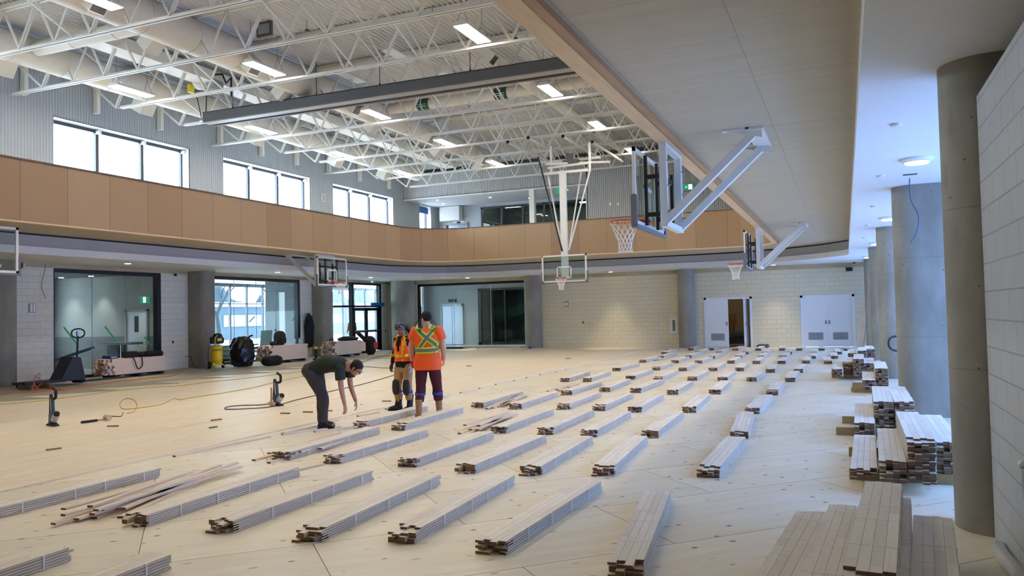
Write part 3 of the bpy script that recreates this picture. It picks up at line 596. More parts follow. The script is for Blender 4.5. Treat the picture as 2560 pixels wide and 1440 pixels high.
# ---------------------------------------------------------------- ducts
def duct(name, label, pts, r, rings=None, n=28):
    t = thing(name, label, 'duct', pts[0]); MB().tube(pts, r, n).build('duct_body', DUCT, t, smooth=True)
    L0 = Vector(pts[0]); L1 = Vector(pts[-1]); D = (L1-L0); ln = D.length; rm = r if not isinstance(r, list) else r[0]; q = 1.4; D.normalize()
    while q < ln-.5:
        p = L0+D*q; rr_ = rm if not isinstance(r, list) else r[min(len(r)-1, int(len(r)*q/ln))]; MB().cyl(p-D*.02, p+D*.02, rr_+.012, n=n).build('duct_collar', DUCT, t, smooth=True); q += 1.55
    return t
tm = duct('supply_duct', 'large round white supply duct running the length of the hall near its middle', [(-15.6, YB+.1, 9.2), (-15.6, 10, 9.2), (-15.6, 24, 9.2), (-15.6, 25, 9.2), (-15.6, 35.2, 9.2)], [.46, .46, .46, .40, .38])
tl = duct('supply_duct', 'large round white supply duct running beside the left wall', [(-20.4, YB+.1, 9.2), (-20.4, 12, 9.2), (-20.4, 24, 9.2), (-20.4, 36, 9.2)], .42)
tr = duct('supply_duct', 'slender round white duct running along the right side of the hall', [(-9.3, 21.8, 9.25), (-9.3, 37.8, 9.25)], .2)
t2 = duct('branch_duct', 'white cross duct joining the two large ducts near the camera', [(-19.96, 14.6, 9.2), (-16.07, 14.6, 9.2)], .2)
t3 = duct('branch_duct', 'white cross duct with dark green labels behind the grey housing', [(-15.2, 24.9, 9.35), (-3.0, 24.9, 9.35)], .2)
GRN = mat('green_label', (22,84,66), .5); TXW = mat('label_white', (225,235,228), .5)
for x in (-13.75, -10.7):
    lb = MB().cyl((x-.24, 24.9, 9.35), (x+.24, 24.9, 9.35), .204, n=28).build('pipe_label', GRN, t3, smooth=True)
    q = MB()
    for k in range(2): q.box(x-.17, x+.17, 24.68, 24.70, 9.22+.07*k, 9.235+.07*k)
    q.build('label_lines', TXW, lb)
def grille(parent, x, y, z, s, tilt, sgn):
    R = Matrix.Rotation(math.radians(sgn*tilt), 3, 'Y'); c = Vector((x, y, z)) + R @ Vector((0, 0, -.34)); b = MB().obox(Vector((x, y, z)) + R @ Vector((0,0,-.1)), s, s, .5, R).build('duct_boot', DUCT, parent)
    g = MB().obox(c+R @ Vector((0,0,-.0)), s-.06, s-.06, .03, R); g.build('grille', GREY, b)
for y in (12.4, 17.4, 22.4, 27.6, 32.6): grille(tm, -15.6+.42, y, 8.95, .42, 48, -1)
for y in (14.9, 20.0, 25.1, 30.2, 34.5): grille(tm, -15.6-.42, y, 8.95, .42, 48, 1)
for y in (14.2, 18.9, 24.2, 29.4, 33.4): grille(tl, -20.4-.35, y, 8.85, .5, 30, 1)
for y in (19.3, 29.0, 33.6): grille(tr, -9.3+.2, y+.8, 9.1, .3, 45, -1)
rd = thing('return_duct', 'flat rectangular white duct running between the two large round ducts', 'duct', (-18.4, 15, 9.3)); MB().box(-18.75, -18.1, 15, 36, 9.25, 9.6).build('duct_body', DUCT, rd)
for k, (x, y) in enumerate(((-11.6, 19.6), (-11.3, 22.2), (-14.0, 20.6), (-3.9, 22.5))):
    tag(MB().box(x-.18, x+.18, y-.65, y+.65, 9.2, 9.24).cyl((x, y-.5, 9.22), (x, y-.5, 9.76), .008, n=6).cyl((x, y+.5, 9.22), (x, y+.5, 9.76), .008, n=6).build('baffle_panel', mat('pale_baffle', (226,232,238), .6)), 'pale flat panel hung between the joists, %s of the four' % ('nearest the middle', 'second, just behind it', 'beside the large duct', 'close to the oak guard')[k], 'panel', 'pale panels among the joists')
for k, (x, y) in enumerate(((-13.1, 17.3), (-9.6, 17.9), (-8.3, 20.4), (-9.9, 15.0), (-12.6, 26.3), (-7.2, 26.6), (-6.2, 23.2))):
    b = thing('heat_detector', 'small round detector hanging under the roof deck, %s of seven' % names[k], 'detector', (x, y, 9.7), 0, 'detectors under the deck')
    MB().cyl((x, y, 9.5), (x, y, 9.75), .008, n=6).build('stem', GREY, b); MB().lathe([(.02,0),(.06,.01),(.06,.05),(.02,.07)], (x, y, 9.44), 12).build('sensor', GREY, b, smooth=True)
# speaker-like fan unit on the deck
f = thing('exhaust_louvre', 'small dark framed louvre box above the large duct', 'vent', (-14.2, 16.9, 9.5)); MB().box(-14.45, -13.95, 16.88, 16.95, 9.35, 9.75).build('vent_frame', GREY, f); MB().box(-14.38, -14.02, 16.86, 16.88, 9.42, 9.68).build('vent_grille', LOUV, f)
# ---------------------------------------------------------------- high-bay lamps
def bay(x, y, label):
    z = 8.60; t = thing('ceiling_light', label, 'light', (x, y, z), 0, 'suspended ceiling lights'); w, l = .19, .68
    MB().prism([(-w, 0), (w, 0), (w, .05), (w*.62, .10), (-w*.62, .10), (-w, .05)], -l, l, 'y').build('housing', WHT, t, local=True)
    MB().box(-w+.012, w-.012, -l+.012, l-.012, -.012, .0).build('diffuser', LAMPM, t, local=True)
    for s in (-1, 1):
        MB().tube([(-w*.8, s*l*.85, .1), (0, s*l*.8, .45), (w*.8, s*l*.85, .1)], .006, 5).tube([(0, s*l*.8, .45), (0, s*l*.8, 1.12)], .005, 5).build('hanger_wire', GREY, t, local=True)
rows = {-19.35: ('row by the left wall', (11.9, 17.15, 22.8, 27.85, 32.85)), -14.5: ('row beside the large duct', (11.8, 17.25, 22.85, 27.9, 32.8)), -8.2: ('row on the right', (11.8, 17.35, 22.9, 28.0, 33.2)), -2.5: ('row above the oak guard', (11.8, 17.4, 23.0, 28.2))}
for x, (nm, ys) in rows.items():
    for k, y in enumerate(ys): bay(x, y, 'lit white rectangular ceiling light in the %s, %s from the camera' % (nm, names[k]))
for y in (6.2,):
    for x, nm in ((-19.35, 'leftmost'), (-14.5, 'second'), (-8.2, 'third'), (-2.5, 'rightmost')): bay(x, y, 'lit white ceiling light over the camera end, %s of the four' % nm)
# downlights in the white ceiling band
dl = [(-20.6,18.05),(-20.5,25.0),(-20.3,31.3),(-17.3,35.4),(-10.0,35.6),(-2.8,35.6),(-20.6,11.2),(-20.6,4.5)]
for k, (x, y) in enumerate(dl):
    t = thing('downlight', ('small round lit downlight in the white ceiling, %s along the left wall from the camera' % names[k]) if k < 3 else ('small round lit downlight in the white ceiling at the far end, %s from the left' % names[k-3]) if k < 6 else 'small round lit downlight in the near left ceiling, %s one' % ('farther' if k == 6 else 'nearer'), 'light', (x, y, ZG), 0, 'round downlights')
    MB().lathe([(.115,0),(.115,-.012),(.09,-.016)], (x, y, ZG), 20).build('trim_ring', WHT, t, smooth=True); MB().lathe([(.088,-.012),(.088,-.02)], (x, y, ZG), 20).build('lens', DOWN, t)
    l = bpy.data.lights.new('downlight_beam', 'SPOT'); l.energy = 110; l.spot_size = math.radians(70); l.spot_blend = .8; l.color = (1, .84, .64); l.shadow_soft_size = .07
    lo = bpy.data.objects.new('downlight_beam', l); C.objects.link(lo); lo.parent = t; lo.location = (0, 0, -.03)
for k, (x, y) in enumerate(((.9,11.22),(.9,18.4),(.9,25.6),(.85,32.4))):
    t = thing('disc_light', 'lit round disc light on the bright ceiling beside the concrete piers, %s from the camera' % names[k], 'light', (x, y, ZG), 0, 'disc lights over the right-hand aisle')
    MB().lathe([(.2,0),(.2,-.02),(.16,-.05)], (x, y, ZG), 28).build('trim_ring', WHT, t, smooth=True); MB().lathe([(.15,-.045),(.13,-.065)], (x, y, ZG), 28).build('lens', DOWN, t)
for k, (x, y, l_) in enumerate(((.54,8.95,0),(.91,12.5,1),(.53,12.4,0),(.54,16.1,0),(.54,19.8,0),(.54,23.5,0))):
    tag(MB().box(x-.09, x+.09, y-.03, y+.03, ZG-.012, ZG).build('slot_vent', GREY) if l_ else MB().lathe([(.055,0),(.055,-.02),(.03,-.03)], (x, y, ZG), 16).build('sprinkler_cap', WHT, smooth=True), 'small %s in the bright ceiling over the right-hand aisle, %s from the camera' % ('dark slot' if l_ else 'white sprinkler cover', names[k]), 'vent' if l_ else 'sprinkler', None if l_ else 'sprinkler covers over the aisle')
# ---------------------------------------------------------------- basketball hoops
RED = mat('rim_red', (196,58,44), .4); NETM = mat('net_cord', (236,232,222), .8); PAD = mat('grey_pad', (112,112,116), .6); BGL = glass('backboard_pane', (.88,.94,.92), 1.1)
def board(t, back=True):
    # local frame: the board's face looks to -x, its width runs along y
    MB().box(-.006, .006, -.86, .86, 2.95, 3.91).build('glass_pane', BGL, t, local=True)
    f = MB()
    for a, b, c, d in ((-.915, .915, 3.90, 3.96), (-.915, .915, 2.90, 2.96), (-.915, -.855, 2.9, 3.96), (.855, .915, 2.9, 3.96)): f.box(-.02, .02, a, b, c, d)
    f.build('board_frame', WHT, t, local=True)
    q = MB()
    for a, b, c, d in ((-.305, .305, 3.46, 3.51), (-.305, .305, 3.05, 3.10), (-.305, -.255, 3.05, 3.51), (.255, .305, 3.05, 3.51)): q.box(-.009, -.006, a, b, c, d)
    q.build('target_square', GYP, t, local=True)
    p = MB().box(-.045, .045, -.95, .95, 2.855, 2.905)
    for s in (-1, 1): p.prism([(-.045, 2.855), (.045, 2.855), (.045, 3.29), (.02, 3.31), (-.02, 3.31), (-.045, 3.29)], s*.912, s*.955, 'y')
    p.build('edge_padding', PAD, t, bevel=.01, local=True)
    rim = MB(); rim.tube([(-.38-.228*math.cos(2*PI*k/28), .228*math.sin(2*PI*k/28), 3.05) for k in range(28)], .0095, 8, closed=True)
    rim.box(-.16, -.02, -.09, .09, 3.045, 3.055).box(-.03, -.015, -.09, .09, 2.98, 3.09).beam((-.13, -.06, 3.045), (-.03, -.06, 2.99), .012, .03).beam((-.13, .06, 3.045), (-.03, .06, 2.99), .012, .03)
    r = rim.build('rim', RED, t, local=True); nt = MB(); R_ = [(.222, 0), (.19, .07), (.16, .14), (.13, .21), (.105, .28), (.095, .35), (.10, .42), (.105, .45)]
    for s in (1, -1):
        for k in range(12):
            pts = [(-.38+rr_*math.cos(2*PI*(k+s*j*.5)/12), rr_*math.sin(2*PI*(k+s*j*.5)/12), 3.04-d) for j, (rr_, d) in enumerate(R_)]
            nt.tube(pts, .0045, 5)
    nt.build('net', NETM, r, local=True)
    if back:
        for y in (-.36, .36): MB().box(.02, .06, y-.03, y+.03, 2.93, 3.93).build('back_rail', BLACK, t, local=True)
        for y in (-.36, .36):
            for z in (3.08, 3.62): MB().box(.06, .27, y-.025, y+.025, z-.03, z+.03).build('standoff_arm', BLACK, t, local=True)
        MB().box(.235, .275, -.42, .42, 3.05, 3.11).box(.235, .275, -.42, .42, 3.59, 3.65).box(.235, .275, -.41, -.37, 3.0, 3.75).box(.235, .275, .37, .41, 3.0, 3.75).build('adjuster_frame', BLACK, t, local=True)
def wall_hoop(label, x, y, rz):
    t = thing('basketball_hoop', label, 'basketball hoop', (x, y, 0), rz, 'ceiling-braced basketball hoops'); board(t)
    m_ = MB()
    for s in (-1, 1): m_.box(.28, .38, s*.53-.05, s*.53+.05, 2.88, 4.08)
    m_.box(.281, .379, -.579, .579, 2.881, 2.96).box(.281, .379, -.579, .579, 4.0, 4.079).build('mast_frame', WHT, t, local=True)
    for s in (-1, 1): MB().beam((.34, s*.53, 2.94), (1.535, s*.53, 4.03), .098, .098, side=(0,1,0)).build('brace_arm', WHT, t, local=True)
    MB().box(1.45, 1.68, -.62, .62, 4.085, 4.12).prism([(1.2,4.09),(1.66,4.09),(1.66,3.98)], -.58, -.56, 'y').prism([(1.2,4.09),(1.66,4.09),(1.66,3.98)], .56, .58, 'y').box(1.15, 1.5, -.62, -.5, 4.10, 4.12).box(1.15, 1.5, .5, .62, 4.10, 4.12).build('ceiling_plate', WHT, t, local=True)
    for s in (-1, 1):
        for z in (3.1, 3.45, 3.8): MB().cyl((.38, s*.53, z), (.43, s*.53, z), .012, n=8).build('bolt', STEEL, t, local=True)
    return t
wall_hoop('basketball hoop on a white ceiling brace at the right, nearest the camera', -2.6, 11.45, 0)
wall_hoop('basketball hoop on a white ceiling brace at the right, the farther of two', -2.6, 24.3, 0)
wall_hoop('basketball hoop on the left side in front of the glazed wall, farther of two', -17.5, 24.4, PI)
wall_hoop('basketball hoop cut off by the left edge of the photo', -17.5, 11.4, PI)
t = thing('basketball_hoop', 'basketball hoop hung from the roof on a long white mast, in the far middle', 'basketball hoop', (-10.0, 29.0, 0), PI/2)
board(t, back=False)       # turned so the face looks towards the camera
for o in list(t.children): pass
MB().box(.02, .20, -.12, .12, 3.1, 7.25).build('mast', WHT, t, local=True)
def L2(x, y, z): return (y-29.0, -(x+10.0), z)     # world to this hoop's local frame
for a, b, r, m_, nm in (((-10.75,29.5,7.25),(-10.12,29.2,4.15),.035,WHT,'brace_arm'), ((-9.0,29.5,7.25),(-9.85,29.2,4.15),.035,WHT,'brace_arm'), ((-9.45,29.8,7.3),(-9.85,29.25,4.3),.03,WHT,'brace_arm'), ((-11.10,29.35,7.95),(-10.06,29.0,4.1),.036,BLACK,'fold_strut')):
    MB().cyl(L2(*a), L2(*b), r, n=10).build(nm, m_, t, local=True)
MB().box(*(lambda p: (p[0]-.05, p[0]+.05, -.95, .95, 7.2, 7.3))(L2(-10, 29.4, 0))).build('cross_bar', WHT, t, local=True)
for a, b in (((-10.72,29.5,7.5),(-8.9,29.5,7.55)), ((-10.98,29.9,7.75),(-8.7,29.9,7.8)), ((-10.7,29.3,7.62),(-8.35,30.1,7.62))):
    MB().cyl(L2(*a), L2(*b), .05, n=12).cyl(L2(*a), L2(a[0]-.03, a[1], a[2]), .055, n=12).build('pipe', WHT, t, local=True)
for x in (-10.6, -9.0): MB().box(*(lambda p: (p[0]-.04, p[0]+.04, p[1]-.04, p[1]+.04, 7.2, 8.35))(L2(x, 29.5, 0))).build('hanger', WHT, t, local=True)
MB().box(*(lambda p: (p[0]-.18, p[0]+.18, p[1]-.35, p[1]+.3, 7.55, 7.75))(L2(-9.85, 29.7, 0))).box(*(lambda p: (p[0]-.12, p[0]+.12, p[1]-.2, p[1]+.1, 7.75, 8.0))(L2(-9.9, 29.7, 0))).build('winch_motor', mat('motor_grey', (92,88,84), .5), t, local=True)
for a, b in (((-10.97,28.0,8.44),(-10.9,30.9,8.44)), ((-11.95,28.3,8.44),(-11.9,32.6,8.44)), ((-9.7,28.4,8.44),(-9.7,33.3,8.44)), ((-9.0,29.9,8.44),(-9.0,34.5,8.44))):
    mb = MB().cyl(L2(*a), L2(*b), .06, n=12).build('roof_pipe', WHT, t, local=True); MB().cyl(L2(a[0], a[1]-.03, a[2]), L2(*a), .065, n=12).build('pipe_cap', BLACK, mb, local=True)
# ---------------------------------------------------------------- curtain housing, winch and cables
t = thing('divider_housing', 'long dark grey housing beam slung across the hall below the joists', 'beam', (-19.3, 20.2, 8.3))
MB().box(-19.4, -3.0, 20.0, 20.04, 8.30, 8.62).box(-19.4, -3.0, 20.0, 20.5, 8.60, 8.62).build('front_panel', GREY, t)
MB().box(-19.4, -3.0, 20.04, 20.34, 8.27, 8.30).build('under_panel', GREYL, t); MB().box(-19.4, -3.0, 20.40, 20.5, 8.24, 8.60).build('rear_panel', mat('housing_brown', (84,70,66), .5), t)
for x in (-18.2, -14.9, -12.6, -9.6, -6.6, -4.0): MB().cyl((x, 20.1, 8.62), (x, 20.1, 9.7), .012, n=6).lathe([(.02,0),(.035,.03),(.02,.09)], (x, 20.1, 8.62), 8).build('hanger_rod', GREY, t)
MB().cyl((-19.62, 20.2, 8.40), (-19.4, 20.2, 8.40), .11, n=16).build('end_drum', STEEL, t, smooth=True)
MB().tube([(-19.55,20.1,8.5),(-19.5,19.9,9.0),(-19.6,19.8,9.5)], .015, 6).tube([(-19.45,20.2,8.5),(-19.4,20.2,9.5)], .018, 6).build('drive_cable', BLACK, t)
DX = 1.5
t = thing('winch_motor', 'round grey and white winch motor hung among the joists above the housing end', 'motor', (-19.6+DX, 19.2, 9.1))
MB().ball((-20.4+DX+.2, 19.2, 9.3), .25, .25, .22).build('motor_cover', WHT, t, smooth=True); MB().cyl((-19.7+DX, 19.1, 9.2), (-19.7+DX, 19.5, 9.2), .17, n=20).build('drum', mat('drum_grey', (150,156,156), .5), t, smooth=True)
MB().tube([(-19.75+DX,19.2,9.5),(-19.3+DX,19.2,9.45),(-19.15+DX,19.2,9.15),(-18.95+DX,19.2,9.3),(-18.95+DX,19.2,8.7)], .03, 6).build('bent_arm', BLACK, t); MB().box(-20.75+DX+.2,-20.65+DX+.2,19.0,19.2,9.0,9.25).build('warning_flag', mat('flag_yellow', (226,206,40), .5), t)
tag(MB().tube([(-14.05, 10.2, 9.2), (-14.3, 9.5, 8.55), (-17.6, 10.9, 7.4), (-19.6, 11.8, 6.9)], .035, 8).build('dark_strap', mat('strap_brown', (92,84,80), .6), smooth=True), 'dark diagonal strap crossing the top left corner below the joists', 'strap')
tag(MB().tube([(-15.6, 10.2, 9.3), (-19.2, 12.3, 7.9), (-20.5, 12.9, 7.4)], .009, 6).build('steel_cable', GREY), 'thin diagonal cable beside the dark strap at top left', 'cable')
# ---------------------------------------------------------------- fittings on the walls
WP = mat('white_plate', (236,236,232), .5); EXG = mat('exit_green', (14,92,74), .4, emit=(30,150,120), estr=.35); EXW = mat('exit_white', (240,250,246), .4, emit=(240,255,250), estr=.9)
R_Y = basis((1,0,0), (0,0,1)); R_X = basis((0,1,0), (0,0,1))
def exit_sign(label, face, p, w=.42, h=.24, left=False):
    # running-man pictogram: body, legs and a door outline
    t = thing('exit_sign', label, 'exit sign', p)
    def P(u, v, d): return (p[0]+u, p[1]-d, p[2]+v) if face == 'y' else (p[0]+d, p[1]+u, p[2]+v)
    def bx(mb, u0, u1, v0, v1, d0, d1):
        a = P(u0, v0, d0); b = P(u1, v1, d1); return mb.box(min(a[0],b[0]), max(a[0],b[0]), min(a[1],b[1]), max(a[1],b[1]), min(a[2],b[2]), max(a[2],b[2]))
    bx(MB(), -w/2, w/2, -h/2, h/2, 0, .04).build('sign_box', EXG, t)
    bx(MB(), .0 if left else -.07, .17 if left else .07, -h*.4, h*.4, .04, .043).build('door_symbol', EXW, t); m_ = MB(); o = .085 if left else 0
    m_.ball(P(o+.012, h*.24, .044), .018, .006 if face == 'y' else .018, .018, 8, 6)
    for a, b in (((0, .14), (-.01, -.05)), ((-.01, -.05), (.03, -.18)), ((.03, -.18), (.02, -.34)), ((-.01, -.05), (-.04, -.2)), ((-.04, -.2), (-.06, -.3)), ((0, .12), (.04, 0)), ((0, .12), (-.045, .02))):
        m_.beam(P(o+a[0], h*a[1], .045), P(o+b[0], h*b[1], .045), .014, .006)
    m_.build('running_figure', EXG, t)
    if left: q = MB(); q.beam(P(-.15, 0, .045), P(-.04, 0, .045), .02, .006); q.beam(P(-.15, 0, .045), P(-.11, .04, .045), .02, .006); q.beam(P(-.15, 0, .045), P(-.11, -.04, .045), .02, .006); q.build('arrow_symbol', EXW, t)
    return t
es = exit_sign('green running-man exit sign hung at the edge of the gallery ceiling', 'y', (-13.2, 38.22, 7.98), .6, .32); MB().box(-13.25, -13.15, 38.19, 38.24, 8.1, 8.24).build('hanger', LOUV, es)
exit_sign('green running-man exit sign with an arrow on the ribbed wall behind the nearest right hoop', 'y', (-6.75, 38.2, 7.62), .5, .3, True)
exit_sign('green running-man exit sign above the glazed double doors', 'x', (XL+.04, 34.85, 3.62), .4, .24)
exit_sign('green running-man exit sign seen through the left glass wall', 'y', (-24.0, 21.8, 2.55), .45, .26)
tag(MB().box(-6.98, -6.52, 38.24, 38.27, 7.42, 7.82).build('sign_backplate', mat('plate_grey', (128,120,112), .6)), 'grey back plate behind the exit sign on the ribbed wall', 'plate')
for k, (x, z, dk) in enumerate(((-12.9,.485,0), (-12.27,1.235,0), (-12.06,1.232,0), (-11.86,1.229,0), (-11.68,1.225,1), (-10.84,1.21,0), (-11.46,.51,0), (-11.24,.51,0), (-10.01,.496,0), (-9.42,.49,0), (-9.34,.49,0), (-9.18,.49,0), (-7.75,.474,0), (-3.44,.46,0))):
    t = thing('wall_outlet', '%s wall plate on the far wall, %s from the left%s' % ('dark open' if dk else 'small white', (names)[k] , ', upper row' if z > 1 else ''), 'outlet', (x, YF, z), 0, 'wall plates on the far wall')
    MB().box(x-.035, x+.035, YF-.012, YF, z-.058, z+.058).build('plate', BLACK if dk else WP, t); MB().box(x-.013, x+.013, YF-.016, YF-.011, z-.03, z+.03).build('socket', LOUV, t)
t = thing('strobe_alarm', 'white strobe unit high on the far block wall beside the round column', 'alarm', (-12.5, YF, 2.13)); MB().box(-12.6, -12.4, YF-.03, YF, 2.0, 2.28).build('back_box', LOUV, t); MB().lathe([(.07,0),(.07,.03),(.05,.05)], (-12.5, YF-.03, 2.13), 16, (0,-1,0)).build('sounder', WP, t, smooth=True)
t = thing('fire_cabinet', 'white fire hose cabinet with a narrow dark window on the far wall', 'cabinet', (-7.3, YF, .64)); MB().box(-7.49, -7.12, YF-.03, YF, .64, 1.39).build('cabinet_door', DOORW, t, bevel=.004); MB().box(-7.37, -7.25, YF-.035, YF-.028, .76, 1.26).build('window_slot', mat('slot_glass', (110,118,124), .3), t); MB().box(-7.2, -7.17, YF-.05, YF-.03, .98, 1.06).build('latch', STEEL, t)
for x, z, l in ((.2, 3.28, 'black speaker box under the concrete band at the far right'), (-22.1, 3.3, 'small black sensor box on the wall by the corner column')):
    tag(MB().box(x-.13 if x > 0 else x-.06, x+.13 if x > 0 else x+.06, YF-.09, YF, z-.07, z+.07).build('speaker_box', BLACK, bevel=.006), l, 'speaker')
t = thing('dome_camera', 'small dark dome camera on the bright ceiling at the far right', 'camera', (.4, 35.9, ZG)); MB().lathe([(.06,0),(.06,-.03)], (.4, 35.9, ZG), 16).build('base', WHT, t); MB().ball((.4, 35.9, ZG-.04), .05).build('dome', BLACK, t, smooth=True)
t = thing('dome_camera', 'small dark camera on the block wall between the two left glass walls', 'camera', (XL, 21.84, 3.42)); MB().box(XL, XL+.04, 21.78, 21.9, 3.4, 3.46).build('base', LOUV, t); MB().ball((XL+.06, 21.84, 3.42), .05).build('dome', BLACK, t, smooth=True)
t = thing('conduit_box', 'white junction tube with black bracket on the concrete band at left', 'bracket', (XL, 16.0, 3.5)); MB().cyl((XL+.06, 16.05, 3.42), (XL+.06, 16.05, 3.62), .03, n=10).build('tube', WHT, t, smooth=True); MB().box(XL, XL+.04, 15.98, 16.0, 3.4, 3.9).box(XL, XL+.04, 15.8, 16.0, 3.4, 3.42).build('bracket', BLACK, t)
t = thing('wall_box', 'grey and white double switch box on the block wall left of the glass', 'switch box', (XL, 16.33, 2.2)); MB().box(XL, XL+.03, 16.22, 16.44, 2.08, 2.36).build('back_plate', LOUV, t); MB().box(XL+.03, XL+.05, 16.25, 16.32, 2.1, 2.34).build('switch', WP, t); MB().box(XL+.03, XL+.05, 16.35, 16.41, 2.1, 2.34).build('switch', WP, t)
for y, z, l in ((21.74,.97,'dark knock-out hole plate in the block wall above the yellow compressor cord'), (36.2,.97,'dark small wall plate by the corner column beside the double doors')):
    tag(MB().box(XL, XL+.012, y-.03, y+.03, z-.05, z+.05).build('wall_plate', BLACK), l, 'outlet')
tag(MB().tube(smoothpath([(XL+.1,16.7,3.56),(XL+.08,16.68,3.3),(XL+.06,16.6,2.9),(XL+.06,16.72,2.55),(XL+.06,16.74,2.5)]), .008, 6).build('hanging_wire', GREY), 'thin grey wire hanging on the block wall left of the glass', 'wire')
tag(MB().tube(smoothpath([(.93,12.9,ZG),(.93,12.85,3.25),(1.02,12.8,3.0),(.98,12.75,2.75),(.90,12.7,2.6)]), .009, 6).build('hanging_wire', mat('blue_wire', (70,86,120), .5)), 'thin blue wire hanging from the ceiling in front of the second pier', 'wire')
t = thing('grab_rail', 'black looped rail sticking out beside the third concrete pier', 'rail', (1.0, 20.1, .7)); MB().tube(smoothpath([(1.25,20.46,1.0),(1.1,20.2,1.0),(.93,20.05,.97),(.88,20.0,.82),(.95,20.05,.70),(1.1,20.2,.66),(1.25,20.46,.64)]), .022, 8).build('rail', BLACK, t, smooth=True, fix=False)
t = thing('door_actuator', 'slim metal rod handle on the block wall at the lower right', 'handle', (XR, 5.5, .6)); MB().box(XR-.02, XR, 5.44, 5.52, .50, .74).build('rod', STEEL, t); MB().ball((XR-.02, 5.48, .76), .025).build('knob', WP, t, smooth=True)
for k, (x, y, z, l) in enumerate(((XL,30.86,7.4,'pale wall speaker between the second and third upper windows'),)):
    t = thing('wall_speaker', l, 'speaker', (x, y, z)); MB().box(x, x+.06, y-.16, y+.16, z-.2, z+.2).build('housing', mat('pale_speaker', (206,210,216), .5), t, bevel=.02); MB().box(x+.06, x+.065, y-.12, y+.12, z-.16, z+.16).build('speaker_mesh', LOUV, t)
for k, (x, z) in enumerate(((-10.66,7.09), (-10.26,7.06))): tag(MB().box(x-.05, x+.05, FY-.06, FY-.03, z-.07, z+.07).build('wall_plate', WP), 'small white wall plate on the ribbed far wall, %s of the pair' % ('left' if k == 0 else 'right'), 'plate')
for k, (x, y) in enumerate(((-21.0,39.3),(-18.0,39.9),(-21.4,40.8),(-13.4,39.6),(-16.2,41.3))):
    t = thing('gallery_downlight', 'small lit downlight in the recessed gallery ceiling, number %s from the corner' % names[k], 'light', (x, y, 8.23), 0, 'gallery downlights'); MB().lathe([(.09,0),(.09,-.012)], (x, y, 8.23), 14).build('trim_ring', WHT, t); MB().lathe([(.07,-.012),(.07,-.02)], (x, y, 8.23), 14).build('lens', DOWN, t)
t = thing('valance_box', 'white boxed bulkhead above the gallery lift doors', 'box', (-21.4, 41.9, 7.3)); MB().box(-22.2, -20.9, 41.8, 42.25, 7.35, 8.2).build('box_face', GYP, t); t2_ = thing('lift_sign', 'small white sign with a black display above the gallery lift doors', 'sign', (-21.2, 42.2, 7.25)); MB().box(-21.55, -20.75, 42.22, 42.29, 7.18, 7.32).build('sign_plate', WP, t2_); MB().box(-21.25, -21.02, 42.2, 42.22, 7.2, 7.29).build('display', BLACK, t2_)
tag(MB().box(XL-.3, XL-.1, 40.1, 41.3, 7.75, 8.1).build('blue_film', MATS['blue_film']), 'strip of blue film across the top of the narrow upper window', 'film')
# clear plastic sheet lying along the foot of the right-hand wall
tag(MB().tube(smoothpath([(.93,6.45,.03),(.90,6.1,.05),(.93,5.7,.04),(.90,5.2,.06),(.93,4.6,.05)]), [.02,.03,.04,.05,.05,.05,.05,.05,.05,.05,.05,.05,.05,.05,.06,.06,.06,.06,.06,.06,.06,.06,.06,.06,.06][:25], 10).build('plastic_sheet', mat('clear_plastic', (196,198,196), .25), smooth=True), 'crumpled clear plastic sheet along the foot of the right-hand wall', 'plastic sheet')
